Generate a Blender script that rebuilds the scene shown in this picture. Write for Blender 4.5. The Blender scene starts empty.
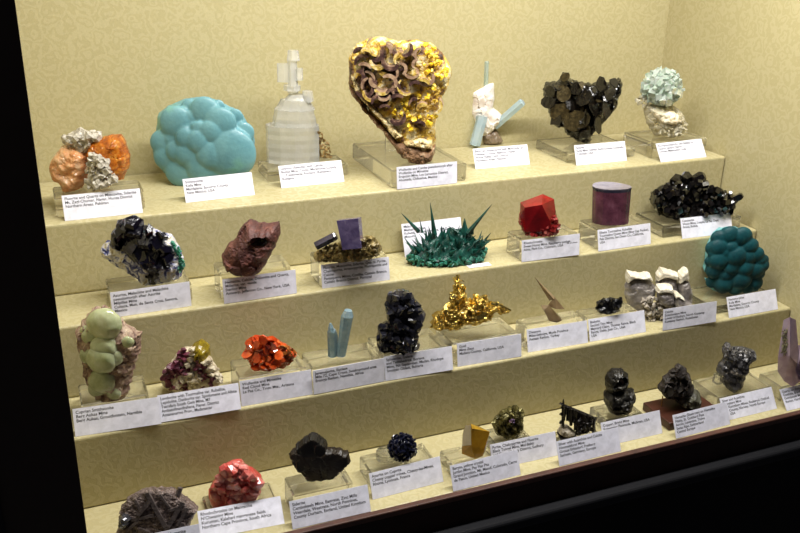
import bpy, bmesh, math, random
from mathutils import Vector, Matrix, Euler, noise
from mathutils.geometry import delaunay_2d_cdt

scene = bpy.context.scene
C = scene.collection
rnd = random.Random(7)
PI = math.pi

# ------------------------------------------------------------------ camera
CAM = Vector((-1.09181, -0.84444, 0.68622))
YAW, PITCH, ROLL, FPX = 0.3961, -0.3819, 0.0210, 895.64
_f = Vector((math.sin(YAW)*math.cos(PITCH), math.cos(YAW)*math.cos(PITCH), math.sin(PITCH)))
_r = Vector((math.cos(YAW), -math.sin(YAW), 0))
_u = _r.cross(_f)
RX = _r*math.cos(ROLL) + _u*math.sin(ROLL)
UX = _u*math.cos(ROLL) - _r*math.sin(ROLL)
cd = bpy.data.cameras.new('camera'); cam = bpy.data.objects.new('camera', cd); C.objects.link(cam)
cam.matrix_world = Matrix(((RX.x, UX.x, -_f.x, CAM.x), (RX.y, UX.y, -_f.y, CAM.y), (RX.z, UX.z, -_f.z, CAM.z), (0, 0, 0, 1)))
cd.sensor_width = 36; cd.lens = FPX/800*36; cd.clip_start = 0.02; cd.clip_end = 20
scene.camera = cam

def ray(px, py): return _f + RX*((px-400)/FPX) + UX*((266.5-py)/FPX)
def on_z(px, py, z):
    d = ray(px, py); return CAM + d*((z-CAM.z)/d.z)

AWAY = Vector((math.sin(YAW), math.cos(YAW), 0))
class Frame:
    """Local axes of one specimen: x to the right, y away from the visitor, z up, origin where it rests."""
    def __init__(s, px, py, z):
        s.o = on_z(px, py, z)
    def p(s, px, py, d=0.0):
        r = ray(px, py)
        q = CAM + r*(((s.o-CAM).dot(AWAY)+d)/r.dot(AWAY)) - s.o
        return Vector((q.dot(_r), q.dot(AWAY), q.z))

# --------------------------------------------------------------- materials
def lin(c):
    out = []
    for v in c[:3]:
        v /= 255
        out.append(v/12.92 if v <= 0.04045 else ((v+0.055)/1.055)**2.4)
    return tuple(out) + (1,)

def new_mat(name):
    m = bpy.data.materials.new(name); m.use_nodes = True
    nt = m.node_tree; nt.nodes.clear()
    out = nt.nodes.new('ShaderNodeOutputMaterial')
    b = nt.nodes.new('ShaderNodeBsdfPrincipled')
    nt.links.new(b.outputs[0], out.inputs[0])
    return m, nt, b, out

def mineral(name, cols, scale=60, rough=.4, metal=0, trans=0, bump=.3, bscale=300, sss=0, ior=1.5, detail=4, dist=.4, spec=.5, coat=0, vor=0):
    m, nt, b, out = new_mat(name)
    N, L = nt.nodes.new, nt.links.new
    tc = N('ShaderNodeTexCoord')
    n = N('ShaderNodeTexNoise'); n.inputs['Scale'].default_value = scale; n.inputs['Detail'].default_value = detail
    n.inputs['Distortion'].default_value = dist; n.inputs['Roughness'].default_value = .62
    L(tc.outputs['Object'], n.inputs['Vector'])
    src = n.outputs['Fac']
    if vor:
        v = N('ShaderNodeTexVoronoi'); v.inputs['Scale'].default_value = vor
        L(tc.outputs['Object'], v.inputs['Vector'])
        mx = N('ShaderNodeMix'); mx.data_type = 'FLOAT'; mx.inputs[0].default_value = .5
        sp = N('ShaderNodeSeparateColor'); L(v.outputs['Color'], sp.inputs[0])
        L(src, mx.inputs[2]); L(sp.outputs[0], mx.inputs[3]); src = mx.outputs[0]
    r = N('ShaderNodeValToRGB')
    el = r.color_ramp.elements
    while len(el) > 1: el.remove(el[-1])
    for i, (p, c) in enumerate(cols):
        e = el[0] if i == 0 else el.new(p)
        e.position = p; e.color = lin(c)
    L(src, r.inputs[0]); L(r.outputs[0], b.inputs['Base Color'])
    b.inputs['Roughness'].default_value = rough; b.inputs['Metallic'].default_value = metal
    b.inputs['Transmission Weight'].default_value = trans; b.inputs['IOR'].default_value = ior
    b.inputs['Specular IOR Level'].default_value = spec
    b.inputs['Coat Weight'].default_value = coat
    if sss:
        b.inputs['Subsurface Weight'].default_value = sss; b.inputs['Subsurface Radius'].default_value = (.006, .005, .004)
        b.inputs['Subsurface Scale'].default_value = 1
    if bump:
        bn = N('ShaderNodeTexNoise'); bn.inputs['Scale'].default_value = bscale; bn.inputs['Detail'].default_value = 3
        L(tc.outputs['Object'], bn.inputs['Vector'])
        bp = N('ShaderNodeBump'); bp.inputs['Strength'].default_value = bump; bp.inputs['Distance'].default_value = .0015
        L(bn.outputs['Fac'], bp.inputs['Height']); L(bp.outputs[0], b.inputs['Normal'])
    return m

def plain(name, c, rough=.5, metal=0, bump=0, bscale=200, spec=.5):
    return mineral(name, [(0.3, tuple(x*.93 for x in c)), (.7, tuple(min(255, x*1.04) for x in c))], 90, rough, metal, 0, bump, bscale, spec=spec)

def damask(name, hi, lo, freq=26.0):
    """woven cloth with scrolling tone-on-tone swirls"""
    m, nt, b, out = new_mat(name)
    N, L = nt.nodes.new, nt.links.new
    tc = N('ShaderNodeTexCoord')
    def noise_vec(scale, amt, src):
        n = N('ShaderNodeTexNoise'); n.inputs['Scale'].default_value = scale; n.inputs['Detail'].default_value = 1.5
        L(tc.outputs['Object'], n.inputs['Vector'])
        s = N('ShaderNodeVectorMath'); s.operation = 'SUBTRACT'; s.inputs[1].default_value = (.5, .5, .5); L(n.outputs['Color'], s.inputs[0])
        k = N('ShaderNodeVectorMath'); k.operation = 'SCALE'; k.inputs['Scale'].default_value = amt; L(s.outputs[0], k.inputs[0])
        a = N('ShaderNodeVectorMath'); a.operation = 'ADD'; L(src, a.inputs[0]); L(k.outputs[0], a.inputs[1])
        return a.outputs[0]
    vec = noise_vec(60, .022, tc.outputs['Object'])
    v = N('ShaderNodeTexVoronoi'); v.inputs['Scale'].default_value = freq; v.inputs['Randomness'].default_value = .75
    L(vec, v.inputs['Vector'])
    ml = N('ShaderNodeMath'); ml.operation = 'MULTIPLY'; ml.inputs[1].default_value = 17; L(v.outputs['Distance'], ml.inputs[0])
    # a phase that turns with the noise makes arcs open into scrolls
    n2 = N('ShaderNodeTexNoise'); n2.inputs['Scale'].default_value = 105; n2.inputs['Detail'].default_value = 1; L(tc.outputs['Object'], n2.inputs['Vector'])
    m2 = N('ShaderNodeMath'); m2.operation = 'MULTIPLY'; m2.inputs[1].default_value = 9; L(n2.outputs['Fac'], m2.inputs[0])
    ad = N('ShaderNodeMath'); ad.operation = 'ADD'; L(ml.outputs[0], ad.inputs[0]); L(m2.outputs[0], ad.inputs[1])
    sn = N('ShaderNodeMath'); sn.operation = 'SINE'; L(ad.outputs[0], sn.inputs[0])
    mr = N('ShaderNodeMapRange'); mr.inputs['From Min'].default_value = -.35; mr.inputs['From Max'].default_value = .35; L(sn.outputs[0], mr.inputs['Value'])
    fine = N('ShaderNodeTexNoise'); fine.inputs['Scale'].default_value = 900; fine.inputs['Detail'].default_value = 2; L(tc.outputs['Object'], fine.inputs['Vector'])
    mix = N('ShaderNodeMix'); mix.data_type = 'RGBA'; mix.inputs[6].default_value = lin(lo); mix.inputs[7].default_value = lin(hi)
    L(mr.outputs[0], mix.inputs[0])
    mm = N('ShaderNodeMix'); mm.data_type = 'RGBA'; mm.blend_type = 'MULTIPLY'; mm.inputs[0].default_value = .34
    L(mix.outputs[2], mm.inputs[6]); L(fine.outputs['Fac'], mm.inputs[7])
    L(mm.outputs[2], b.inputs['Base Color'])
    rr = N('ShaderNodeMapRange'); rr.inputs['To Min'].default_value = .62; rr.inputs['To Max'].default_value = .45; L(mr.outputs[0], rr.inputs['Value'])
    L(rr.outputs[0], b.inputs['Roughness'])
    b.inputs['Specular IOR Level'].default_value = .45
    b.inputs['Sheen Weight'].default_value = .08
    bp = N('ShaderNodeBump'); bp.inputs['Strength'].default_value = .12; bp.inputs['Distance'].default_value = .0008
    ah = N('ShaderNodeMath'); ah.operation = 'ADD'; L(mr.outputs[0], ah.inputs[0]); L(fine.outputs['Fac'], ah.inputs[1])
    L(ah.outputs[0], bp.inputs['Height']); L(bp.outputs[0], b.inputs['Normal'])
    return m

def acrylic_mat():
    m = bpy.data.materials.new('clear_acrylic'); m.use_nodes = True
    nt = m.node_tree; nt.nodes.clear(); N, L = nt.nodes.new, nt.links.new
    out = N('ShaderNodeOutputMaterial')
    g = N('ShaderNodeBsdfGlass'); g.inputs['IOR'].default_value = 1.47; g.inputs['Roughness'].default_value = .02
    g.inputs['Color'].default_value = (1, 1, 1, 1)
    t = N('ShaderNodeBsdfTransparent'); t.inputs['Color'].default_value = (.99, .99, .985, 1)
    mx = N('ShaderNodeMixShader'); mx.inputs[0].default_value = .85
    L(t.outputs[0], mx.inputs[1]); L(g.outputs[0], mx.inputs[2]); L(mx.outputs[0], out.inputs[0])
    return m

M = {}
M['wall'] = damask('damask_cloth', (199, 188, 143), (192, 180, 133), 46)
M['acrylic'] = acrylic_mat()
M['card'] = plain('card_stock', (232, 231, 243), .6)
M['ink'] = plain('ink', (22, 20, 24), .7)
M['black'] = plain('black_paint', (46, 36, 29), .5, spec=.2)
M['sill'] = mineral('mahogany_sill', [(.3, (60, 32, 20)), (.7, (86, 48, 32))], 40, .6, bump=.1)
M['dark_wood'] = mineral('dark_wood', [(.3, (30, 16, 11)), (.7, (44, 24, 16))], 30, .6, bump=.1, spec=.2)
M['steel'] = plain('dull_steel', (24, 24, 27), .75, 0, spec=.15)
M['plinth_wood'] = mineral('red_wood', [(.3, (50, 24, 15)), (.7, (76, 38, 24))], 50, .4, bump=.1)

# ----------------------------------------------------------------- objects
def tag(o, label=None, cat=None, group=None, kind=None):
    if label: o['label'] = label
    if cat: o['category'] = cat
    if group: o['group'] = group
    if kind: o['kind'] = kind
    return o

def link_mesh(name, bm, mat, parent=None, smooth=False):
    me = bpy.data.meshes.new(name)
    bmesh.ops.recalc_face_normals(bm, faces=bm.faces)
    for f in bm.faces: f.smooth = smooth
    bm.to_mesh(me); bm.free()
    for mm in (mat if isinstance(mat, (list, tuple)) else [mat]): me.materials.append(mm)
    o = bpy.data.objects.new(name, me); C.objects.link(o)
    if parent: o.parent = parent
    return o

def add_box(bm, lo, hi):
    r = bmesh.ops.create_cube(bm, size=1)
    for v in r['verts']:
        v.co = Vector(((lo[i]+hi[i])/2 + v.co[i]*(hi[i]-lo[i]) for i in range(3)))
    return r['verts']

def bevel(bm, w, seg=2):
    bmesh.ops.bevel(bm, geom=list(bm.edges), offset=w, segments=seg, affect='EDGES', profile=.5)

def box(name, lo, hi, mat, parent=None, bev=0, seg=2):
    bm = bmesh.new(); add_box(bm, lo, hi)
    if bev: bevel(bm, bev, seg)
    return link_mesh(name, bm, mat, parent)

# ------------------------------------------------------------- the setting
D1, D, D4, H = .12755, .09855, .20259, .1
YS = [0, D1, D1+D, D1+2*D, D1+2*D+D4]
LX = -1.0995
CEIL = 1.06
tag(box('wall_back', (-1.2, YS[4], -.05), (.05, YS[4]+.02, CEIL), M['wall']), 'cream damask back wall of the display case', 'wall', kind='structure')
tag(box('wall_right', (0, -.004, -.05), (.02, YS[4], CEIL), M['wall']), 'cream damask right end wall of the display case', 'wall', kind='structure')
tag(box('wall_left', (LX-.02, .02, -.05), (LX, YS[4], CEIL), M['wall']), 'cream damask left end wall behind the black post', 'wall', kind='structure')
tag(box('floor', (LX, 0, -.03), (0, YS[4], 0), M['wall'], bev=.002), 'cream damask floor of the display case', 'floor', kind='structure')
tag(box('ceiling', (-1.2, -.03, CEIL), (.05, YS[4]+.02, CEIL+.02), plain('case_ceiling', (70, 66, 56), .7)), 'ceiling of the display case', 'ceiling', kind='structure')
tag(box('trim_1', (-1.75, -.06, -.6), (-1.0940, .012, 1.1), M['black']), 'wide black post at the left end of the case', 'post', kind='structure')
tag(box('trim_2', (-1.094, -.0095, -.008), (.3, -.0005, .0012), M['sill'], bev=.0015), 'reddish wooden sill along the front edge of the case', 'sill', kind='structure')
tag(box('trim_3', (-1.094, -.0085, -.0445), (.3, -.0005, -.0085), M['dark_wood']), 'dark brown wooden fascia below the sill', 'fascia', kind='structure')
tag(box('trim_4', (-1.094, -.026, -.064), (.3, -.0005, -.045), M['steel'], bev=.005, seg=3), 'dull metal rail under the dark fascia', 'rail', kind='structure')
tag(box('reflection_strip', (-1.1685, -.0645, -.6), (-1.1655, -.0605, 1.1), M['steel']), 'thin grey strip added on the black post as a faint reflection streak', 'strip', kind='structure')  # added sliver of geometry standing in for a dim reflection along the post
tag(box('wall_front', (-1.094, -.016, -.62), (.3, -.0005, -.0645), plain('cabinet_black', (14, 12, 11), .7, spec=.1)), 'black front of the cabinet below the case', 'wall', kind='structure')

shelf = bpy.data.objects.new('stepped_display_riser', None); C.objects.link(shelf)
shelf.location = (LX, D1, 0)
tag(shelf, 'cream damask covered riser of three steps filling the case', 'display riser')
for i in range(3):
    o = box('step', (0.0004, YS[i+1]-D1, .0002 if i == 0 else H*i), (-LX-.0008 - (.0008 if i else 0), YS[4]-D1-.0006, H*(i+1)), M['wall'], shelf, bev=.0035, seg=3)

# ------------------------------------------------------------------- cards
def letters(cu):
    """typed text turned into a mesh"""
    t = bpy.data.objects.new('typed', cu); C.objects.link(t)
    bpy.context.view_layer.update()
    me = bpy.data.meshes.new_from_object(t.evaluated_get(bpy.context.evaluated_depsgraph_get()))
    bpy.data.objects.remove(t); bpy.data.curves.remove(cu)
    me.name = 'lettering'
    q = bpy.data.objects.new('lettering', me); C.objects.link(q)
    return q
CARD_G = 'printed cards on the display steps'
CARDS = []
def card(row, x, y, yaw, lean, text, label, w=.0985, h=.033, size=.0052, note=None):
    bm = bmesh.new(); add_box(bm, (0, 0, 0), (w, .0006, h))
    o = link_mesh('label_card', bm, M['card'])
    o.location = (x, y, H*(row-1)+.0003); o.rotation_euler = (-math.radians(lean), 0, math.radians(yaw))
    tag(o, label, 'card', CARD_G)
    def put(t, x0, z0, s):
        cu = bpy.data.curves.new('lettering', 'FONT'); cu.body = t; cu.size = s; cu.space_line = .97; cu.offset = s*.018
        cu.align_x = 'LEFT'; cu.align_y = 'TOP'; cu.extrude = .00003; cu.resolution_u = 3
        cu.materials.append(M['ink'])
        q = letters(cu); q.parent = o
        q.scale.x = min(1, (w-x0-.003)/max(v.co.x for v in q.data.vertices))
        q.location = (x0, -.00005, z0); q.rotation_euler = (PI/2, 0, 0)
    put(text, .0030, h-.0022, size)
    if note: put(note, w*.77, h*.66, size*.6)
    CARDS.append((row, x, y, w, lean, yaw))
    return o

# ------------------------------------------------------------------ stands
STAND_G = 'clear acrylic stands'
def stand(row, x, y, w, d, h, label, rot=0, extra=None, bev=.0020):
    """clear block: front left corner at x, y"""
    z = H*(row-1)
    for (r, cx, cy, cw, lean, yaw) in CARDS:
        if r == row and min(cx+cw, x+w)-max(cx, x) > .004 and y < cy+.06:
            t = math.tan(math.radians(lean))
            ends = [cy+(q-cx)*math.tan(math.radians(yaw)) for q in (max(cx, x), min(cx+cw, x+w))]
            y0 = max(ends)+h*t+.0016
            if y < y0: d = max(.02, d-(y0-y)); y = y0
    y1 = YS[row]-.002
    if y+d > y1: d = y1-y
    if x+w > -.001: w = -.001-x
    if x < LX+.001: w -= LX+.001-x; x = LX+.001
    bm = bmesh.new(); add_box(bm, (-w/2, -d/2, 0), (w/2, d/2, h)); bevel(bm, min(bev, h*.3), 1)
    root = None
    if extra:
        root = bpy.data.objects.new('acrylic_stand', None); C.objects.link(root)
        o = link_mesh('base', bm, M['acrylic'], root)
        extra(root, w, d, h); top = root
    else:
        top = link_mesh('acrylic_stand', bm, M['acrylic'])
    top.location = (x+w/2, y+d/2, z+.0003); top.rotation_euler.z = math.radians(rot)
    tag(top, label, 'stand', STAND_G)
    return top

# ------------------------------------------------------- mineral modelling
SPEC_G = 'mineral specimens on the display steps'
def crop(x0, y0, s):
    return lambda pts: [(x0+p[0]/s, y0+p[1]/s) + tuple(p[2:]) for p in pts]

def specimen(name, label, px, py, row, h=0.0):
    F = Frame(px, py, H*(row-1)+h+.0005)
    o = bpy.data.objects.new(name, None); C.objects.link(o)
    o.location = F.o; o.rotation_euler.z = -YAW
    tag(o, label, 'mineral', SPEC_G)
    return o, F

def clamp(bm, z=0.0):
    for v in bm.verts:
        if v.co.z < z: v.co.z = z

def part(th, name, bm, mat, smooth=False, label=None):
    clamp(bm)
    o = link_mesh(name, bm, mat, th, smooth)
    if label: o['label'] = label
    return o

def seg_dist(p, a, b):
    ab = b-a; t = max(0, min(1, (p-a).dot(ab)/max(ab.length_squared, 1e-12)))
    return (p-(a+ab*t)).length

def inside(p, poly):
    c = False; n = len(poly); j = n-1
    for i in range(n):
        a, b = poly[i], poly[j]
        if (a.y > p.y) != (b.y > p.y) and p.x < (b.x-a.x)*(p.y-a.y)/(b.y-a.y)+a.x: c = not c
        j = i
    return c

def rand3(p, s=0):
    v = noise.noise_vector(Vector((p.x*733.1+s, p.y*617.7-s, p.z*541.3+2*s)))
    return v

bump2 = .0
def disp_fn(style, amp, scale, seed, F=None, domes=None, d0=0):
    off = Vector((seed*3.17, seed*1.93, seed*.71))
    if style == 'rough':
        return lambda p: amp*noise.fractal(Vector((p.x, 0, p.y))/scale+off, .9, 2.1, 5)
    if style == 'ridged':
        return lambda p: amp*(noise.ridged_multi_fractal(Vector((p.x, 0, p.y))/scale+off, .9, 2.1, 4, 1, 2)-1)
    if style == 'facet':
        def f(p):
            q = Vector((p.x, 0, p.y))/scale+off
            q = q + noise.noise_vector(q*1.3)*.25
            ds, ps = noise.voronoi(q)
            g = rand3(ps[0], seed); hh = rand3(ps[0], seed+9).x
            return amp*((q-ps[0]).dot(g)*1.7 + hh*.9)
        return f
    if style == 'botry':
        def f(p):
            q = Vector((p.x, 0, p.y))/scale+off
            ds, ps = noise.voronoi(q)
            return amp*math.sqrt(max(0, 1-(ds[0]/.95)**2)) + amp*.15*noise.noise(q*3)
        return f
    if style == 'domes':
        L = []
        for dm in domes:
            c = F.p(dm[0], dm[1], d0); e = F.p(dm[0]+dm[2], dm[1], d0)
            L.append((Vector((c.x, c.z)), (e-c).length, dm[3] if len(dm) > 3 else 1))
        rq = random.Random(seed)
        def bumps(p):
            q = Vector((p.x, 0, p.y))/scale*.8+off
            ds, ps = noise.voronoi(q)
            return math.sqrt(max(0, 1-(ds[0]/1.05)**2))
        def f(p):
            best = 0
            for c, r, k in L:
                d = (p-c).length
                if d < r: best = max(best, math.sqrt(1-(d/r)**2)*r*k)
            q = Vector((p.x, 0, p.y))/scale+off
            return best*amp + bump2*bumps(p) + .0012*noise.noise(q)
        return f
    return lambda p: 0

def relief(F, pts, T=.015, B=.012, style='rough', amp=.004, scale=.012, d0=0.0, res=.0017, rnd_=.7, jit=.0012, seed=1, domes=None, power=.5):
    """a solid lump: outline pts (picture px), front swelling T and back swelling B"""
    poly0 = [F.p(x, y, d0) for x, y in pts]; poly0 = [Vector((v.x, v.z)) for v in poly0]
    area = sum(poly0[i].cross(poly0[(i+1) % len(poly0)]) for i in range(len(poly0)))
    if area < 0: poly0.reverse()
    poly = []
    for i, a in enumerate(poly0):
        b = poly0[(i+1) % len(poly0)]; n = max(1, int((b-a).length/(res*1.1)))
        nn = Vector(((b-a).y, -(b-a).x)).normalized()
        for k in range(n):
            p = a.lerp(b, k/n)
            poly.append(p + nn*jit*noise.fractal(Vector((p.x*160+seed, p.y*160, seed*2.3)), 1, 2, 3))
    nb = len(poly)
    x0 = min(p.x for p in poly); x1 = max(p.x for p in poly); y0 = min(p.y for p in poly); y1 = max(p.y for p in poly)
    res = max(res, math.sqrt((x1-x0)*(y1-y0)/5200))
    V = list(poly); dist = [0]*nb
    r2 = random.Random(seed)
    row = 0; y = y0
    while y < y1:
        x = x0 + (res/2 if row % 2 else 0)
        while x < x1:
            p = Vector((x+r2.uniform(-.25, .25)*res, y+r2.uniform(-.25, .25)*res))
            if inside(p, poly):
                d = min(seg_dist(p, poly[i], poly[(i+1) % nb]) for i in range(nb))
                if d > res*.55: V.append(p); dist.append(d)
            x += res
        y += res*.866; row += 1
    R = max(dist)*rnd_
    co, ed, fa, ov, oe, of = delaunay_2d_cdt(V, [(i, (i+1) % nb) for i in range(nb)], [], 1, 1e-7)
    D0 = []
    for i, src in enumerate(ov):
        D0.append(dist[src[0]] if src and src[0] < len(dist) else 0)
    f = disp_fn(style, amp, scale, seed, F, domes, d0)
    bm = bmesh.new(); fr = []; bk = []
    for i, p in enumerate(co):
        d = D0[i]
        if d <= 0:
            v = bm.verts.new((p.x, d0, p.y)); fr.append(v); bk.append(v)
        else:
            pr = (1-(1-min(d/R, 1))**2)**power
            k = min(1, d/(res*2.5))
            fr.append(bm.verts.new((p.x, d0-T*pr-f(p)*k, p.y)))
            bk.append(bm.verts.new((p.x, d0+B*pr+.3*f(p+Vector((.1, .1)))*k, p.y)))
    for t in fa:
        for (L, o) in ((fr, t), (bk, tuple(reversed(t)))):
            vs = [L[i] for i in o]
            if len(set(vs)) == len(vs):
                try: bm.faces.new(vs)
                except ValueError: pass
    return bm

def merge(bms, voxel, smooth=2):
    """one watertight skin round several overlapping solids"""
    bm = bmesh.new()
    for b in bms:
        me = bpy.data.meshes.new('tmp'); b.to_mesh(me); b.free(); bm.from_mesh(me); bpy.data.meshes.remove(me)
    me = bpy.data.meshes.new('tmp'); bm.to_mesh(me); bm.free()
    o = bpy.data.objects.new('tmp', me); C.objects.link(o)
    m = o.modifiers.new('r', 'REMESH'); m.mode = 'VOXEL'; m.voxel_size = voxel
    if smooth:
        k = o.modifiers.new('s', 'SMOOTH'); k.factor = .5; k.iterations = smooth
    bpy.context.view_layer.update()
    e = bpy.data.meshes.new_from_object(o.evaluated_get(bpy.context.evaluated_depsgraph_get()))
    bpy.data.objects.remove(o); bpy.data.meshes.remove(me)
    out = bmesh.new(); out.from_mesh(e); bpy.data.meshes.remove(e)
    return out

def ball(c, r, s=(1, 1, 1), sub=3):
    b = bmesh.new(); bmesh.ops.create_icosphere(b, subdivisions=sub, radius=r, matrix=Matrix.Translation(c) @ Matrix.Diagonal((*s, 1)))
    return b

def hull(F, pts, sub=0, rel=True):
    bm = bmesh.new()
    for p in pts: bm.verts.new(F.p(*p) if rel else p)
    r = bmesh.ops.convex_hull(bm, input=list(bm.verts))
    junk = [g for g in r['geom_interior'] if isinstance(g, bmesh.types.BMVert)]
    if junk: bmesh.ops.delete(bm, geom=junk, context='VERTS')
    return bm

def basis(d, roll=0):
    d = d.normalized(); a = Vector((0, 1, 0)) if abs(d.y) < .9 else Vector((1, 0, 0))
    x = d.cross(a).normalized(); y = d.cross(x)
    c, s = math.cos(roll), math.sin(roll)
    return x*c+y*s, y*c-x*s, d

def add_prism(bm, a, b, r, n=6, tip=.2, tipr=0.05, base=1.0, flat=1.0, roll=.3, irr=0, seed=0):
    """crystal from a to b; tip = share of length that tapers"""
    rr = random.Random(seed)
    x, y, z = basis(b-a, roll); L = (b-a).length
    ks = [1+rr.uniform(-irr, irr) for _ in range(n)]
    rings = []
    for t, s in ((0, base), (1-tip, 1.0), (1, tipr)):
        if tip <= 0 and t == 1 and s == tipr: s = 1.0
        rings.append([bm.verts.new(a+z*(L*t)+(x*math.cos(2*PI*i/n)+y*math.sin(2*PI*i/n)*flat)*r*s*ks[i]) for i in range(n)])
        if tip <= 0 and t == 1-tip: rings.pop()
    for q, w in zip(rings, rings[1:]):
        for i in range(n): bm.faces.new((q[i], q[(i+1) % n], w[(i+1) % n], w[i]))
    bm.faces.new(list(reversed(rings[0]))); bm.faces.new(rings[-1])

def add_cube(bm, c, s, rot, stretch=(1, 1, 1), cut=0):
    m = Euler(rot).to_matrix()
    vs = add_box(bm, (-s/2*stretch[0], -s/2*stretch[1], -s/2*stretch[2]), (s/2*stretch[0], s/2*stretch[1], s/2*stretch[2]))
    for v in vs: v.co = m @ v.co + c

def add_chunk(bm, c, r, seed, sq=1.0, n=9):
    rr = random.Random(seed); b2 = bmesh.new()
    for _ in range(n):
        v = Vector((rr.gauss(0, 1), rr.gauss(0, 1), rr.gauss(0, 1))).normalized()*r*rr.uniform(.8, 1.1); v.z *= sq
        b2.verts.new(v+c)
    bmesh.ops.convex_hull(b2, input=list(b2.verts))
    b2.verts.ensure_lookup_table()
    mp = {v: bm.verts.new(v.co) for v in b2.verts if v.link_faces}
    done = set()
    for f in b2.faces:
        k = frozenset(v.index for v in f.verts)
        if k not in done: done.add(k); bm.faces.new([mp[v] for v in f.verts])
    b2.free()

def add_plate(bm, c, nrm, r, th, n=8, asp=1.0, roll=0, irr=.12, seed=0):
    rr = random.Random(seed); x, y, z = basis(nrm, roll)
    ks = [1+rr.uniform(-irr, irr) for _ in range(n)]
    A = [bm.verts.new(c-z*th/2+(x*math.cos(2*PI*i/n)+y*asp*math.sin(2*PI*i/n))*r*ks[i]) for i in range(n)]
    Bv = [bm.verts.new(v.co+z*th) for v in A]
    for i in range(n): bm.faces.new((A[i], A[(i+1) % n], Bv[(i+1) % n], Bv[i]))
    bm.faces.new(list(reversed(A))); bm.faces.new(Bv)

def add_lens(bm, c, nrm, r, th, asp=1, roll=0):
    x, y, z = basis(nrm, roll); rings = []
    for s, h in ((.0, .5), (.55, .42), (.9, .18), (1, 0), (.9, -.18), (.0, -.5)):
        if s == 0: rings.append([bm.verts.new(c+z*h*th)])
        else: rings.append([bm.verts.new(c+z*h*th+(x*math.cos(2*PI*i/14)+y*asp*math.sin(2*PI*i/14))*r*s*(1+.06*math.sin(i*2.3))) for i in range(14)])
    for q, w in zip(rings, rings[1:]):
        for i in range(14):
            j = (i+1) % 14
            vs = [q[i] if len(q) > 1 else q[0], q[j] if len(q) > 1 else q[0], w[j] if len(w) > 1 else w[0], w[i] if len(w) > 1 else w[0]]
            u = []
            for v in vs:
                if v not in u: u.append(v)
            bm.faces.new(u)

def add_petal(bm, c, r, a0, sweep, th, depth, tilt=0):
    """curved blade standing out of the matrix: dark sides (slot 0), light outer edge (slot 1)"""
    n = 9; cols = []
    for i in range(n+1):
        a = a0+sweep*i/n; k = math.sin(PI*min(1, max(0, i/n*.9+.05)))**.35
        d = Vector((math.cos(a), 0, math.sin(a)))
        p, q = c+d*(r-th/2*k), c+d*(r+th/2*k)
        back = Vector((0, depth, 0)); lean = d*tilt
        cols.append([bm.verts.new(v) for v in (p-lean*.0, q-lean*.0, q+back-lean, p+back-lean)])
    for A, B in zip(cols, cols[1:]):
        for j in range(4):
            f = bm.faces.new((A[j], A[(j+1) % 4], B[(j+1) % 4], B[j]))
            f.material_index = 1 if j == 0 else 0
    bm.faces.new(cols[0]); bm.faces.new(list(reversed(cols[-1])))

def one(fn, *a, **k):
    bm = bmesh.new(); fn(bm, *a, **k); return bm

def scatter(F, pts, n, seed, d=0.0, shrink=.92):
    """n spread points inside an outline, as local points"""
    g = sum((Vector(p[:2]) for p in pts), Vector((0, 0)))/len(pts)
    poly = [g+(Vector((x, y))-g)*shrink for x, y in pts]; rr = random.Random(seed); out = []
    x0 = min(p.x for p in poly); x1 = max(p.x for p in poly); y0 = min(p.y for p in poly); y1 = max(p.y for p in poly)
    while len(out) < n:
        best = None
        for _ in range(40):
            p = Vector((rr.uniform(x0, x1), rr.uniform(y0, y1)))
            if not inside(p, poly): continue
            dd = min([(p-q).length for q in out] or [99])
            if best is None or dd > best[0]: best = (dd, p)
        if best: out.append(best[1])
    return [(p.x, p.y) for p in out]

# ================================================================ the cards
T = 'white printed card '
card(4, -1.0707, .3328, 1.2, 21, 'Fluorite and Quartz on Muscovite, Siderite\nMt. Zagi-Chumar, Nagar, Hunza District\nNorthern Areas, Pakistan', T+'below the orange crystals at the left end of the top step')
card(4, -.9111, .3598, 3.3, 23, 'Smithsonite\nKelly Mine\nMagdalena, Socorro County\nNew Mexico, USA', T+'leaning on the round pale blue mineral')
card(4, -.7686, .3843, 2, 24, 'Gypsum (Selenite) with Calcite\nBoldut Mine, Cavnic, Maramures County,\n    Transylvania, Romania (Karpaten)\nRomania', T+'below the colourless tower of crystals')
card(4, -.6098, .3251, 1, 6, 'Wulfenite and Calcite pseudomorph after\nWulfenite on Mimetite\nErupcion Mine, Los Lamentos District,\nAhumada, Chihuahua, Mexico', T+'below the yellow and brown heart-shaped mineral')
card(4, -.4497, .387, -.7, 25, 'Beryl var. Aquamarine with Muscovite on\nFeldspar, Chumar Bakhoor, Nagar\nHunza Valley, Gilgit District\nNorthern Areas, Pakistan', T+'below the white rock with pale blue rods')
card(4, -.2821, .3549, -.2, 22, 'Siderite\nEagle Mine, Gilman, Eagle County, Colorado,\nColorado, USA', T+'below the dark heart-shaped cluster of plates')
card(4, -.1353, .3274, 2.8, 34, 'Fluorapophyllite-(K) with Stilbite on\nQuartz, Jalgaon District\nDeccan, Maharashtra, India', T+'below the pale green ball at the right end of the top step')
card(3, -1.0307, .2322, 1.8, 6, 'Azurite, Malachite and Malachite\npseudomorph after Azurite\nMilpillas Mine\nCuitaca, Mun. de Santa Cruz, Sonora,\nMexico', T+'below the dark crystals in a white and blue matrix')
card(3, -.8912, .2274, .9, 7, 'Hematite, Calcite, Dolomite and Quartz,\nMillerite, var. geode\nSterling Mine\nAntwerp, Jefferson Co., New York, USA', T+'below the reddish brown rock with a hollow')
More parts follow.
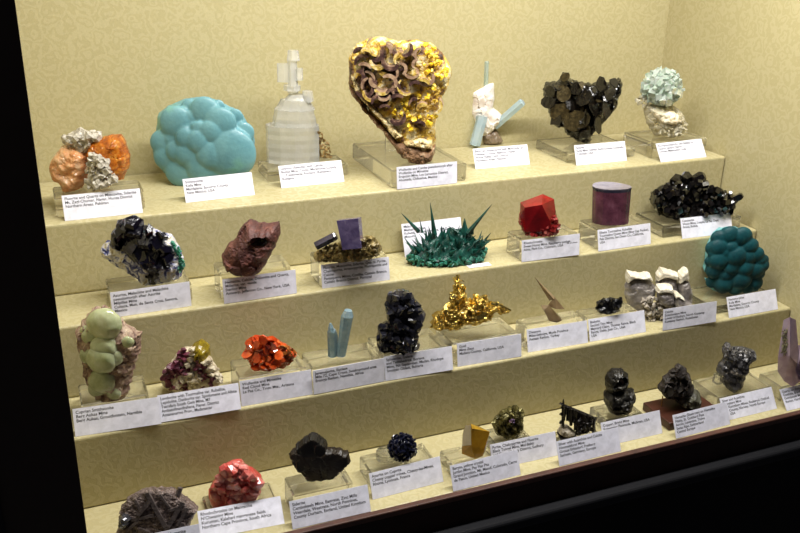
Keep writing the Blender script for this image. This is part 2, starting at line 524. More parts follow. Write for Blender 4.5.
card(3, -.7558, .2323, -1.2, 10, 'Fluorite, Muscovite, Siderite, Quartz, Pyrite,\nChalcopyrite, Arsenopyrite, Fluorapatite and\nCalcite\nPanasqueira Mines, Covilha, Castelo Branco,\nCastelo Branco District, Portugal', T+'below the purple block on brassy rock')
c11 = card(3, -.6040, .303, .7, 20, 'Malachite\nMashamba West\nKolwezi, Katanga Province, DR Congo\nMutoshi', T+'standing behind the green spiky mineral', h=.050)
card(3, -.4479, .2277, -1.5, 7, 'Rhodochrosite\nSweet Home Mine, Raspberry pocket\nAlma, Park Co., Colorado, USA', T+'below the bright red crystal', note='Gift of a friend')
card(3, -.3132, .2275, .6, 14, 'Elbaite Tourmaline, Rubellite\nTourmaline Queen Mine (Blue Cap Pocket),\nPala District, San Diego Co., California,\nUSA', T+'below the dark purple upright prism')
card(3, -.1516, .2307, -2.2, 22, 'Cassiterite\nViloco Mine, Loayza, La Paz Dept.\nAraca, Bolivia', T+'below the glossy black cluster on the second highest step')
card(2, -1.0929, .1316, -3.6, 19, 'Cuprian Smithsonite\nBerg Aukas Mine\nBerg Aukas, Grootfontein, Namibia', T+'beside the black post below the pale green domes')
card(2, -.9954, .1286, -1.7, 22, 'Londonite with Tourmaline var. Rubellite,\nLepidolite, Danburite var. Spodumene and Albite\nTsarafara South Gem Mine, M7\nAmbatofinandrahana, Fianar. District\nAntananarivo Prov., Madagascar', T+'below the mauve rock with a yellow crystal')
card(2, -.8950, .1315, -1.0, 12, 'Wulfenite and Mimetite\nRed Cloud Mine\nLa Paz Co., Trigo Mts., Arizona', T+'below the orange platy crystals', w=.0925)
card(2, -.8015, .1285, .5, 6, 'Jeremejevite, Euclase\nMile 72, Cape Cross, Swakopmund area\nErongo Region, Namibia, Africa', T+'below the two blue rods')
card(2, -.7020, .1295, -1.5, 14, 'Sphalerite, Galena\nand Tetrahedrite, Borieva\nMine, 9th September, Madan, Rhodope\nSmolyan Oblast, Bulgaria', T+'below the black two-lobed cluster')
card(2, -.5942, .1322, -1.7, 10, 'Gold\nMine Zeus\nMadera County, California, USA', T+'below the golden branching nugget')
card(2, -.4810, .1365, -1.9, 16, 'Diaspore\nMilas-Selimiye, Mugla Province\nAegean Region, Turkey', T+'below the brownish zigzag crystal')
card(2, -.3782, .1346, -.4, 19, 'Bixbyite\nSecond Thin Mine\nMaynard Claim, Thomas Range, Black\nRange, Delta, Juab Co., Utah\nUSA', T+'below the smallest black cluster on the third step')
card(2, -.2527, .1288, -1.3, 9, 'Calcite\nSokolovskoe Mine\nLower of Rudnyy, North Kostanay\nKostanay Region, Kazakhstan', T+'below the grey crystals with white caps')
card(2, -.1255, .1298, 0, 23, 'Hemimorphite\nKelly Mine\nMagdalena, Socorro County\nNew Mexico, USA', T+'below the dark teal lumpy mineral')
card(1, -1.0690, -.0, -1.2, 24, 'Rutile pseudomorph after Hematite\nMwinilunga, Zambia', T+'at the left end of the sill below the dark lattice rock', w=.0935)
card(1, -.9729, .021, -3.4, 45, 'Rhodochrosite on Manganite\nN\'Chwaning Mine\nKuruman, Kalahari manganese fields\nNorthern Cape Province, South Africa', T+'below the salmon red cluster on the lowest level')
card(1, -.8685, .0012, -.5, 25, 'Siderite\nCambokeels Mine, Eastgate, Zinc Mills\nWeardale, Westgate, North Pennines,\nCounty Durham, England, United Kingdom', T+'below the dark brown slab on its thick clear block')
card(1, -.7598, .0212, 2, 24, 'Azurite on Cuprite\nChessy copper mines, Chessy-les-Mines,\nRhone, Lyonnais, France', T+'below the dark blue spiky ball')
card(1, -.6586, .0008, 1.2, 23, 'Baryte, yellow crystal\nJumbo Mine, Pay Flat Pits\nGrand Junction, Mt. Massif, Colorado, Cerro\nde Pasco, United Mexico', T+'below the amber prism')
card(1, -.5895, .0260, -1.0, 21, 'Pyrite, Chalcopyrite and Fluorite\nBlack Tunnel Mine, Mid-Baltic\nand Dean, Nizhniy District, Sudbury\nOntario', T+'below the greenish brassy lump')
card(1, -.5022, .0012, .6, 24, 'Silver with Acanthite and Calcite\nHimmelsfurst Mine\nGrosse Erbisdorf, Freiberg\nSachsen, Germany, Europe', T+'below the dark wiry comb')
card(1, -.4200, .0200, -.3, 23, 'Copper, Bright Mine\nKeweenaw Peninsula, Michigan, USA', T+'beside the red wooden plinth below the dark ring')
card(1, -.3119, .001, 2.0, 25, 'Hematite (Eisenrose) on Hematite\nFibbia, St. Gotthard Pass\nAirolo, Leventina, Ticino\nSwiss Alps, Switzerland\nCentral Europe', T+'in front of the red wooden plinth')
card(1, -.2143, .014, .6, 33, 'Silver and Acanthite\nKongsberg Mine\n      Kongsberg Mines, Buskerud, Ostfold\n      County, Norway, North Europe\n      USA', T+'below the grey metallic lump')
card(1, -.1070, .004, .7, 40, 'Quartz var. Amethyst,\nGoethite, Brandberg\nGoboboseb Mts, Erongo\nRegion, Namibia', T+'at the right edge below the purple crystal')

bm = bmesh.new(); add_box(bm, (0, 0, 0), (.036, .012, .0006))
p = on_z(469.5, 268.5, .2)
tg = link_mesh('small_tag', bm, M['card']); tg.location = (p.x, p.y, .2003); tg.rotation_euler.z = -.03
tag(tg, 'tiny white paper tag lying flat in front of the green spiky mineral', 'tag')
cu = bpy.data.curves.new('lettering', 'FONT'); cu.body = 'Collection of the\nMuseum'; cu.size = .0038; cu.align_y = 'TOP'; cu.materials.append(M['ink']); cu.extrude = .00002
q = letters(cu); q.parent = tg; q.location = (.003, .0105, .00065)

# =============================================================== the stands
S = 'clear acrylic block under the '
def panel(root, w, d, h):
    o = box('back_panel', (-.03, -.0025+.02, h), (.052, .0025+.02, h+.062), M['acrylic'], root, bev=.001)
def clip(root, w, d, h):
    o = box('clip', (-.028, .002, h), (-.018, .014, h+.016), M['acrylic'], root, bev=.001)
stand(4, -1.080, .350, .113, .056, .026, S+'orange crystals at the left end of the top step')
stand(4, -.780, .420, .128, .060, .0177, S+'colourless tower of crystals')
stand(4, -.616, .334, .124, .172, .0269, 'large clear acrylic stand with a back panel under the heart-shaped yellow mineral', extra=panel)
stand(4, -.290, .372, .135, .102, .016, S+'dark heart-shaped cluster of plates')
stand(4, -.137, .352, .115, .084, .0272, S+'pale green ball')
stand(3, -1.031, .250, .103, .056, .0245, S+'dark crystals in a white and blue matrix')
stand(3, -.892, .241, .095, .045, .0366, S+'reddish brown rock with a hollow')
stand(3, -.757, .235, .099, .050, .0350, S+'purple block on brassy rock')
stand(3, -.449, .231, .100, .044, .0335, S+'bright red crystal')
stand(3, -.313, .236, .098, .052, .0320, S+'dark purple upright prism')
stand(3, -.182, .244, .160, .075, .0202, 'low wide clear acrylic block under the glossy black cluster of the second highest step')
stand(2, -1.082, .160, .079, .055, .0240, S+'pale green domes beside the black post')
stand(2, -.8945, .139, .088, .056, .0345, S+'orange platy crystals')
stand(2, -.8015, .133, .095, .050, .0345, S+'two blue rods')
stand(2, -.7015, .136, .094, .066, .0310, S+'black two-lobed cluster')
stand(2, -.6000, .135, .104, .062, .0325, S+'golden branching nugget')
stand(2, -.481, .138, .097, .040, .0340, S+'brownish zigzag crystal')
stand(2, -.380, .138, .090, .040, .0330, S+'smallest black cluster on the third step')
stand(2, -.145, .148, .132, .076, .0138, S+'dark teal lumpy mineral')
stand(1, -.958, .048, .085, .045, .0080, 'thin clear acrylic plate under the salmon red cluster')
stand(1, -.862, .018, .076, .042, .0340, S+'dark brown slab on the lowest level')
def disc(root, w, d, h):
    bm = bmesh.new(); bmesh.ops.create_cone(bm, cap_ends=True, segments=40, radius1=.0135, radius2=.0135, depth=.010, matrix=Matrix.Translation((-.014, .006, h+.005)))
    link_mesh('pedestal_disc', bm, M['acrylic'], root)
stand(1, -.755, .035, .090, .050, .0240, 'clear acrylic block with a round pedestal under the dark blue ball', extra=disc)
stand(1, -.648, .027, .062, .041, .0179, S+'amber prism')
stand(1, -.573, .052, .055, .038, .0200, S+'greenish brassy lump')
stand(1, -.482, .030, .068, .034, .0098, S+'dark wiry comb')
stand(1, -.398, .050, .064, .042, .0192, S+'dark ring-shaped copper')
stand(1, -.203, .045, .104, .060, .0187, 'clear acrylic block with a small clip under the grey metallic lump', extra=clip)
stand(1, -.098, .030, .085, .048, .0246, S+'purple crystal at the right edge')

# red wooden plinth
bm = bmesh.new(); add_box(bm, (-.0475, -.031, 0), (.0475, .031, .0125)); bevel(bm, .0015, 2)
pl = link_mesh('wooden_plinth', bm, M['plinth_wood'])
pl.location = (-.262, .0525, .0003); pl.rotation_euler.z = 0
tag(pl, 'reddish brown wooden plinth under the dark craggy mineral', 'plinth')

# ============================================================ the specimens
# ---- top step
c = crop(0, 130, 5.333)
th, F = specimen('fluorite', 'orange crystals with grey-white quartz at the left end of the top step', 92, 188.5, 4, .026)
m_or = mineral('orange_fluorite', [(.25, (190, 112, 56)), (.5, (230, 172, 120)), (.72, (240, 206, 168))], 55, .2, trans=.3, bump=.5, bscale=160, sss=.3)
m_or2 = mineral('deep_orange_fluorite', [(.25, (140, 62, 14)), (.5, (206, 116, 32)), (.75, (240, 180, 84))], 80, .12, trans=.35, bump=.8, bscale=220, sss=.2)
m_qz = mineral('grey_quartz', [(.3, (120, 112, 98)), (.5, (196, 188, 172)), (.75, (236, 232, 222))], 160, .3, trans=.15, bump=.8, bscale=350)
part(th, 'crystal', relief(F, c([(330, 85), (285, 150), (275, 190), (290, 250), (330, 275), (345, 315), (385, 328), (440, 305), (468, 240), (475, 130), (430, 85), (370, 78)]), .026, .02, 'rough', .004, .012, seed=2, power=.4), m_or)
part(th, 'crystal', relief(F, c([(472, 120), (480, 60), (560, 32), (642, 22), (668, 70), (692, 140), (688, 205), (660, 262), (625, 262), (585, 300), (500, 300)]), .024, .02, 'facet', .004, .011, .004, seed=5, power=.4), m_or2)
bm = bmesh.new()
for i, (x, y) in enumerate(scatter(F, c([(340, 50), (415, 12), (525, 18), (520, 55), (470, 105), (430, 110), (395, 90)]), 34, 3)):
    add_chunk(bm, F.p(x, y, rnd.uniform(-.014, .004)), rnd.uniform(.006, .0095), i, n=14)
part(th, 'quartz_cluster', bm, m_qz)
bm = bmesh.new()
for i, (x, y) in enumerate(scatter(F, c([(470, 130), (510, 118), (565, 165), (590, 230), (620, 265), (600, 292), (500, 310), (468, 310)]), 46, 4)):
    add_chunk(bm, F.p(x, y, -.026+rnd.uniform(-.003, .006)), rnd.uniform(.0045, .0075), i+50, n=14)
part(th, 'quartz_cluster', bm, m_qz)

c = crop(130, 95, 5.333)
th, F = specimen('smithsonite', 'large rounded pale blue botryoidal mineral on the top step', 206, 181, 4)
m = mineral('blue_smithsonite', [(.3, (86, 136, 146)), (.55, (108, 158, 166)), (.72, (124, 180, 160))], 16, .42, bump=.3, bscale=240, sss=.15, coat=.1)
def botryoid(F, outline, T, B, domes, small, ctr, rad, seed, voxel=.0015, bulge=.34):
    bms = [relief(F, outline, T*.92, B, 'rough', .0005, .02, seed=seed, jit=.001, rnd_=.95, res=.003)]
    u = (F.p(ctr[0]+1, ctr[1])-F.p(*ctr)).length; rr = random.Random(seed)
    def depth(x, y): return -T*math.sqrt(max(0, 1-((x-ctr[0])/rad[0])**2-((y-ctr[1])/rad[1])**2))
    def edge(x, y): return 1-math.sqrt(((x-ctr[0])/rad[0])**2+((y-ctr[1])/rad[1])**2)
    for x, y, r in domes:
        R = min(r*1.18, max(4, edge(x, y)*rad[0]*1.05+2))*u; bms.append(ball(F.p(x, y, depth(x, y)+R*.06), R, (1, bulge, 1)))
    for x, y in scatter(F, [(ctr[0]+(x-ctr[0])*.97, ctr[1]+(y-ctr[1])*.97) for x, y in outline], small, seed):
        R = min(rr.uniform(5, 9), max(3, edge(x, y)*rad[0]+1))*u; bms.append(ball(F.p(x, y, depth(x, y)+R*.1), R, (1, bulge*.9, 1), sub=2))
    return merge(bms, voxel, 4)
out = c([(150, 95), (200, 58), (290, 20), (370, 8), (450, 22), (540, 62), (600, 98), (640, 170), (668, 240), (655, 330), (620, 400), (560, 430), (480, 455), (400, 462), (330, 480), (270, 474), (190, 420), (130, 350), (115, 262), (140, 180)])
part(th, 'botryoidal_mass', botryoid(F, out, .036, .03, c([(250, 150, 20), (400, 90, 13), (360, 250, 10), (530, 310, 24), (300, 315, 10), (275, 405, 16), (605, 200, 14), (480, 150, 14), (180, 255, 14), (430, 200, 10), (560, 115, 12), (320, 70, 13), (200, 330, 12), (380, 390, 13), (610, 330, 12), (470, 60, 9), (300, 235, 9), (430, 320, 13), (330, 355, 8), (250, 300, 9), (480, 400, 14), (560, 390, 11)]), 34, (203.5, 145), (51, 45), 4), m, True)

c = crop(240, 45, 5.333)
th, F = specimen('selenite', 'tall colourless stacked tower of clear crystals', 300, 161.5, 4, .0177)
m_clr = mineral('clear_selenite', [(.3, (246, 246, 242)), (.7, (255, 255, 253))], 70, .1, trans=.72, bump=.3, bscale=180, ior=1.3)
def slab(x0, x1, y0, y1, dep, n=11, seed=0, tap=1.0):
    a, b = F.p(x0, y1), F.p(x1, y1); tz = F.p(x0, y0).z; w = (b.x-a.x)/2; cx = (a.x+b.x)/2
    bm = bmesh.new(); rr = random.Random(seed); rings = []
    ks = [1+rr.uniform(-.07, .05) for _ in range(n)]
    nz = max(2, int((tz-a.z)/.006))
    for k in range(nz+1):
        t = k/nz; s = (1-(1-tap)*t)*(1 - (.018 if k % 2 else 0))
        rings.append([bm.verts.new((cx+w*1.04*s*ks[i]*math.cos(2*PI*i/n+.3), dep*s*ks[i]*math.sin(2*PI*i/n+.3), a.z+(tz-a.z)*t)) for i in range(n)])
    for q, r in zip(rings, rings[1:]):
        for i in range(n): bm.faces.new((q[i], q[(i+1) % n], r[(i+1) % n], r[i]))
    bm.faces.new(list(reversed(rings[0]))); bm.faces.new(rings[-1])
    return bm
for k, a in enumerate([(267, 319, 124, 161.6, .024), (270, 318, 108, 125, .0225, 12, 3, .84), (276, 315, 99, 109, .018, 12, 5, .72), (283, 312, 94, 100, .013, 12, 7, .6), (287.5, 298, 60, 93, .006, 6, 2, .9), (283, 301, 85, 90, .011, 8, 4), (277, 296, 63, 82, .004, 6, 6), (287, 300, 50, 60.5, .007, 6, 8, .8), (294, 303, 68, 80, .005, 6, 9), (301, 314, 91, 101, .012, 7, 11, .8)]):
    part(th, 'crystal', slab(*a), m_clr)
m = mineral('golden_crust', [(.3, (112, 84, 40)), (.6, (176, 146, 88)), (.8, (214, 196, 150))], 200, .4, bump=1, bscale=400)
bm = bmesh.new()
for i, (x, y) in enumerate(scatter(F, [(318, 128), (322, 132), (330, 150), (332, 158), (319, 159)], 26, 9)):
    add_chunk(bm, F.p(x, y, rnd.uniform(-.008, .004)), rnd.uniform(.0025, .0045), i)
part(th, 'calcite_crust', bm, m)

th, F = specimen('wulfenite', 'heart-shaped yellow and dark brown cluster of curved blades on the top step', 420, 161, 4, .0269)
heart = [(348, 58), (352, 48), (364, 40), (380, 37), (398, 41), (415, 40), (430, 42), (442, 52), (450, 66), (451.5, 76), (446, 90), (440, 101), (437, 116), (436, 132), (434, 150), (432, 159), (424, 163), (412, 161), (403, 155), (397, 147), (389, 134), (378, 121), (368, 111), (358.8, 95), (348.4, 84), (349, 66)]
m_base = mineral('ochre_matrix', [(.3, (60, 40, 34)), (.42, (120, 86, 56)), (.5, (214, 176, 60)), (.6, (232, 220, 180)), (.72, (84, 60, 50))], 45, .45, bump=.9, bscale=260)
part(th, 'matrix', relief(F, heart, .022, .02, 'rough', .005, .012, seed=8, jit=.002), m_base)
m_br = mineral('brown_blade', [(.3, (42, 28, 28)), (.5, (78, 56, 52)), (.7, (150, 118, 98))], 110, .22, bump=.3, coat=.3)
m_tan = mineral('tan_blade', [(.3, (110, 82, 66)), (.6, (176, 146, 118)), (.8, (214, 200, 176))], 120, .3, bump=.4)
m_yl = mineral('yellow_blade', [(.25, (190, 142, 24)), (.5, (238, 200, 44)), (.75, (250, 232, 120))], 120, .25, bump=.6, sss=.1)
m_rock = mineral('rusty_rock', [(.3, (84, 58, 36)), (.55, (132, 98, 66)), (.75, (204, 184, 152))], 90, .7, bump=1, bscale=260)
region = [(352, 56), (366, 43), (398, 44), (430, 46), (446, 64), (447, 78), (438, 98), (436, 128), (420, 136), (404, 128), (382, 116), (362, 94), (352, 78)]
m_in = mineral('cream_yellow_hollow', [(.3, (120, 84, 40)), (.5, (206, 176, 84)), (.75, (240, 232, 206))], 120, .4, bump=.8)
px_m = (F.p(401, 60)-F.p(400, 60)).length
for i, (x, y) in enumerate(scatter(F, region, 70, 12)):
    right = (x-400)+(62-y)*.3+rnd.uniform(-16, 16)
    low = y > 94 and 386 < x < 428
    if (right > 18 and rnd.random() < .55) or (low and rnd.random() < .75):
        for q in range(3):
            part(th, 'yellow_crystal', one(add_chunk, F.p(x+rnd.uniform(-4, 4), y+rnd.uniform(-4, 4), -.025+rnd.uniform(-.002, .004)), rnd.uniform(.0035, .006), i*3+q, n=12), m_yl)
    else:
        bm = bmesh.new(); r = rnd.uniform(4.5, 8.5)*px_m
        add_petal(bm, F.p(x, y, -.034+rnd.uniform(-.004, .005)), r, rnd.uniform(0, 6.28), rnd.uniform(1.5, 3.2), rnd.uniform(2.6, 4.2)*px_m, .016, rnd.uniform(-.002, .006))
        part(th, 'curved_blade', bm, [[m_br, m_br], [m_br, m_tan], [m_tan, m_in]][int(rnd.random()*3)])
m_crm = mineral('cream_crust', [(.3, (150, 118, 72)), (.5, (206, 184, 130)), (.7, (232, 222, 190))], 110, .4, bump=.8)
for o, k in (([(350, 70), (353, 84), (358, 94), (371, 108), (384, 122), (392, 128), (388, 118), (374, 104), (362, 90), (356, 76)], 3), ([(402, 138), (420, 134), (433, 138), (433, 148), (418, 146), (404, 144)], 5), ([(384, 118), (396, 124), (404, 134), (396, 138), (388, 130)], 6)):
    part(th, 'cream_crust', relief(F, o, .0235, .004, 'facet', .004, .006, -.004, seed=k), m_crm)
part(th, 'rock_edge', relief(F, [(349, 84), (359, 95), (369, 110), (386, 127), (397, 138), (410, 140), (428, 146), (436, 142), (435, 150), (432, 160), (424, 163.5), (411, 162), (402, 156), (395, 147), (384, 133), (366, 113), (350, 92)], .027, .018, 'rough', .004, .009, seed=4, jit=.002), m_rock)

c = crop(440, 60, 5.333)
th, F = specimen('aquamarine', 'white feldspar rock with three pale blue-green rods on the top step', 494, 143.5, 4)
m_f = mineral('white_feldspar', [(.3, (206, 190, 176)), (.55, (236, 230, 222)), (.8, (250, 248, 246))], 60, .35, bump=.4, bscale=200, sss=.15)
m_aq = mineral('aquamarine', [(.3, (196, 222, 234)), (.6, (218, 236, 242)), (.8, (232, 244, 242))], 45, .06, trans=.6, bump=.15, ior=1.4)
m_aqg = mineral('pale_green_beryl', [(.3, (198, 220, 206)), (.7, (222, 236, 224))], 45, .06, trans=.6, bump=.15, ior=1.4)
m_sm = mineral('smoky_quartz', [(.3, (132, 110, 88)), (.7, (182, 164, 140))], 50, .15, trans=.45, bump=.2)
part(th, 'matrix', relief(F, c([(160, 165), (175, 148), (220, 138), (240, 122), (288, 118), (290, 200), (282, 250), (328, 290), (318, 338), (280, 375), (250, 405), (205, 395), (180, 330), (152, 270)]), .022, .018, 'facet', .004, .014, seed=6, power=.4), m_f)
part(th, 'crystal', relief(F, c([(215, 380), (300, 372), (338, 430), (325, 448), (270, 452), (225, 448)]), .014, .014, 'facet', .004, .012, seed=4), m_sm)
def rod(F, a, b, wpx, dd, mat, th, tip=.03, tipr=.7, n=6, da=0, db=0, **k):
    A, B = F.p(*a, dd+da), F.p(*b, dd+db); r = (F.p(a[0]+wpx/2, a[1], dd)-F.p(*a, dd)).length
    return part(th, k.pop('name', 'crystal'), one(add_prism, A, B, r, n, tip, tipr, **k), mat)
rod(F, (485.6, 92), (486.6, 61), 5.4, -.008, m_aqg, th)
rod(F, (495, 126), (523, 101.5), 9, -.010, m_aq, th, da=.004, db=-.012)
rod(F, (482.5, 116), (474.5, 146), 11, -.022, m_aq, th, db=-.01)
bm = bmesh.new()
for i, (x, y) in enumerate(scatter(F, c([(190, 300), (240, 290), (245, 330), (220, 350), (190, 350)]), 7, 3)): add_chunk(bm, F.p(x, y, -.02), .005, i)
part(th, 'crystal_cluster', bm, m_aq)

c = crop(520, 60, 5.333)
th, F = specimen('siderite', 'dark bronze heart-shaped cluster of lens plates on the top step', 585, 142, 4, .016)
m_dk = mineral('dark_siderite', [(.3, (8, 7, 6)), (.6, (20, 16, 12)), (.85, (52, 42, 26))], 120, .16, bump=.5, bscale=200, coat=.4)
m_bz = mineral('bronze_plate', [(.25, (34, 28, 16)), (.5, (70, 60, 36)), (.8, (112, 98, 64))], 180, .3, metal=.35, bump=.7, bscale=350)
part(th, 'matrix', relief(F, c([(130, 120), (180, 115), (222, 97), (225, 65), (255, 65), (260, 90), (300, 110), (385, 125), (430, 95), (450, 118), (545, 95), (540, 160), (510, 260), (460, 320), (385, 400), (370, 445), (320, 440), (250, 400), (230, 360), (190, 355), (165, 310), (120, 200)]), .024, .02, 'facet', .009, .010, .006, seed=7, jit=.003), m_dk)
for i, (u, v, r, asp, mt, nx) in enumerate([(300, 325, 12, 1.35, m_bz, .1), (212, 278, 10.5, 1.1, m_bz, -.2), (232, 178, 10, .85, m_bz, .1), (160, 165, 7, 1.2, m_dk, -.6), (395, 255, 9, 1.4, m_dk, .5), (415, 340, 8, 1.4, m_dk, .7), (340, 200, 9, 1.2, m_dk, -.4), (480, 180, 9, 1.2, m_dk, .4), (460, 270, 8, 1.4, m_dk, .5), (500, 120, 7, .8, m_dk, .3), (430, 130, 7, 1.3, m_dk, .2), (300, 150, 8, .9, m_dk, .2), (355, 300, 8, 1.4, m_dk, .7), (145, 225, 8, 1.3, m_dk, -.4), (240, 90, 5, 1.4, m_bz, .6), (190, 320, 7, 1.1, m_dk, -.4), (345, 400, 7, 1.4, m_dk, .3), (270, 240, 8, 1.2, m_dk, .5)]):
    x, y = c([(u, v)])[0]
    if mt is m_dk: part(th, 'plate', one(add_plate, F.p(x, y, -.030), Vector((nx*1.6, -.8, rnd.uniform(-.4, .6))), r*.00140, .0016, 8, asp, rnd.uniform(0, 3), .22, i), mt)
    else: part(th, 'plate', one(add_plate, F.p(x, y, -.0305), Vector((nx, -1, rnd.uniform(-.2, .35))), r*.00142, .002, 13, asp, .2, .09, i), mt)
for i, (x, y) in enumerate(scatter(F, c([(140, 130), (240, 100), (390, 130), (530, 110), (500, 250), (375, 390), (335, 410), (265, 370), (150, 235)]), 44, 21, shrink=.88)):
    part(th, 'plate', one(add_plate, F.p(x, y, -.024+rnd.uniform(-.006, .006)), Vector((rnd.gauss(0, 1), -.5, rnd.gauss(0, .8))), rnd.uniform(.004, .008), .0011, 6, .7, rnd.uniform(0, 3), .3, i), m_dk if rnd.random() < .88 else m_bz)

c = crop(610, 60, 6.667)
th, F = specimen('apophyllite', 'pale green glassy ball of crystals on cream rock, right end of top step', 670, 137, 4, .0272)
m_ap = mineral('green_apophyllite', [(.25, (150, 186, 156)), (.5, (218, 230, 218)), (.8, (252, 253, 251))], 120, .08, trans=.55, bump=.3, bscale=200, ior=1.4, sss=.1)
m_st = mineral('cream_stilbite', [(.3, (222, 206, 170)), (.6, (242, 232, 206)), (.85, (252, 248, 236))], 80, .4, bump=.6, bscale=250, sss=.2)
m_cq = mineral('clear_crust', [(.3, (206, 196, 160)), (.7, (240, 234, 212))], 120, .2, trans=.5, bump=.6, bscale=250, ior=1.35)
part(th, 'matrix', relief(F, c([(215, 300), (260, 290), (420, 300), (480, 350), (515, 430), (480, 500), (400, 520), (300, 500), (240, 420)]), .018, .018, 'facet', .005, .009, seed=3, jit=.002), m_cq)
part(th, 'stilbite', relief(F, c([(245, 310), (300, 300), (380, 310), (440, 345), (475, 395), (420, 425), (330, 420), (275, 375)]), .028, .01, 'rough', .004, .012, seed=5), m_st)
cc = F.p(*c([(345, 190)])[0], -.006); R0 = (F.p(*c([(480, 190)])[0], -.006)-cc).length
bm = bmesh.new(); bmesh.ops.create_icosphere(bm, subdivisions=3, radius=R0*.86, matrix=Matrix.Translation(cc)); part(th, 'crystal_core', bm, m_ap)
for i in range(98):
    ph = i*2.39996; y = 1-2*(i+.5)/98; s = math.sqrt(1-y*y); d = Vector((s*math.cos(ph), s*math.sin(ph), y))
    if d.z < -.8: continue
    bm = bmesh.new(); q = rnd.uniform(.0055, .0085)
    if i % 2: add_chunk(bm, cc+d*R0*rnd.uniform(.84, .93), q, i, n=8)
    else: add_cube(bm, cc+d*R0*rnd.uniform(.82, .9), q*1.35, (rnd.uniform(0, 3), rnd.uniform(0, 3), rnd.uniform(0, 3)))
    part(th, 'crystal', bm, m_ap)
bm = bmesh.new()
for i, (x, y) in enumerate(scatter(F, c([(175, 260), (240, 240), (260, 300), (230, 320), (180, 280)]), 9, 3)): add_chunk(bm, F.p(x, y, -.008), .0055, i)
part(th, 'quartz_crust', bm, m_cq)
bm = bmesh.new()
for i, (x, y) in enumerate(scatter(F, c([(430, 380), (500, 380), (520, 440), (470, 500), (330, 505), (300, 460)]), 26, 5)): add_chunk(bm, F.p(x, y, -.018), rnd.uniform(.004, .006), i+20)
part(th, 'quartz_crust', bm, m_cq)

# ---- second highest step
c = crop(85, 210, 6.667)
th, F = specimen('azurite', 'dark blue-black crystals in a white and blue speckled matrix', 163, 282, 3, .0245)
m_mx = mineral('speckled_matrix', [(.34, (20, 22, 62)), (.42, (58, 66, 130)), (.5, (196, 196, 208)), (.6, (206, 200, 184)), (.68, (150, 136, 100))], 95, .55, bump=1, bscale=250, dist=1.2)
m_az = mineral('dark_azurite', [(.3, (5, 4, 9)), (.6, (12, 10, 24)), (.8, (34, 28, 48))], 60, .16, bump=.6, bscale=200)
m_gr = mineral('green_malachite', [(.3, (14, 84, 62)), (.6, (56, 142, 112)), (.8, (190, 210, 196))], 160, .5, bump=.8, bscale=300)
out = c([(100, 272), (110, 240), (150, 200), (300, 180), (430, 110), (580, 170), (632, 240), (668, 370), (640, 440), (560, 482), (470, 500), (430, 503), (390, 500), (300, 420), (180, 350), (130, 310)])
part(th, 'matrix', relief(F, out, .018, .014, 'rough', .005, .011, seed=9, jit=.002), m_mx)
part(th, 'dark_mass', relief(F, c([(185, 130), (240, 60), (320, 45), (385, 95), (470, 130), (560, 180), (545, 260), (610, 350), (540, 420), (470, 495), (420, 440), (370, 370), (280, 270), (180, 225), (170, 195)]), .026, .008, 'facet', .008, .014, .002, seed=12, jit=.003), m_az)
for i, (u, v, r, dx, dz) in enumerate([(228, 145, 7.5, -.2, .4), (310, 75, 9.5, .2, 1), (345, 135, 9, .3, .6), (485, 225, 9, .3, .4), (300, 240, 9, -.3, .5), (390, 200, 9.5, .1, .6), (450, 370, 10, .3, -.2), (560, 320, 8, .4, .2), (380, 310, 9.5, 0, .3), (430, 130, 6, .4, .8), (520, 165, 5.5, .6, .7), (540, 260, 6.5, .5, .3), (470, 290, 8.5, .1, .1), (270, 120, 7, 0, .8), ]):
    x, y = c([(u, v)])[0]; p = F.p(x, y, -.022); d = Vector((dx, -.75, dz)).normalized(); r = r*.00138
    part(th, 'crystal', one(add_prism, p-d*r*1.2, p+d*r*.28, r*1.08, 4+i % 2, .25, .72, roll=rnd.uniform(0, 3), flat=.7, irr=.28, seed=i), m_az)
bm = bmesh.new()
for i, (x, y) in enumerate(scatter(F, c([(575, 200), (625, 245), (668, 370), (640, 430), (620, 400), (640, 330), (600, 260)]), 30, 3)): add_chunk(bm, F.p(x, y, -.010), rnd.uniform(.002, .0035), i)
part(th, 'malachite_rim', bm, m_gr)

c = crop(200, 210, 6.667)
th, F = specimen('hematite_geode', 'reddish brown angular rock with a dark hollow near its top', 249, 270, 3, .0366)
m = mineral('red_brown_rock', [(.3, (58, 30, 28)), (.55, (92, 52, 46)), (.8, (140, 90, 74))], 70, .6, bump=1, bscale=220)
oc = F.p(*c([(410, 172)])[0]); sx = .0105; sz = .0075
def geo(p, base=disp_fn('facet', .009, .022, 14)):
    q = Vector((p.x-oc.x, p.y-oc.z)); d = math.sqrt((q.x/sx)**2+(q.y/sz)**2)
    return base(p)+.0012*noise.fractal(Vector((p.x*300, 0, p.y*300)), 1, 2, 3) - (.016*(1-d*d*.8) if d < 1.1 else 0)
_old = disp_fn
disp_fn = lambda *a, **k: geo
bm = relief(F, c([(148, 300), (190, 222), (240, 190), (262, 130), (310, 76), (332, 64), (400, 86), (460, 90), (530, 74), (541, 150), (500, 250), (450, 340), (412, 400), (380, 432), (300, 440), (240, 437), (182, 390), (155, 345)]), .026, .018, 'x', seed=14)
disp_fn = _old
part(th, 'rock', bm, m)
m_bk = mineral('black_crystals', [(.3, (6, 6, 5)), (.7, (22, 22, 16))], 90, .35, bump=.3)
m_gc = mineral('olive_calcite', [(.3, (66, 62, 36)), (.7, (110, 106, 70))], 90, .25, bump=.3)
bm = bmesh.new()
for i in range(34):
    a = i*2.4; k = .75+.35*((i*7) % 5)/5
    add_chunk(bm, oc+Vector((math.cos(a)*sx*k, -.019+rnd.uniform(-.003, .003), math.sin(a)*sz*k)), rnd.uniform(.0016, .0028), i)
part(th, 'crystal_lining', bm, m_bk)
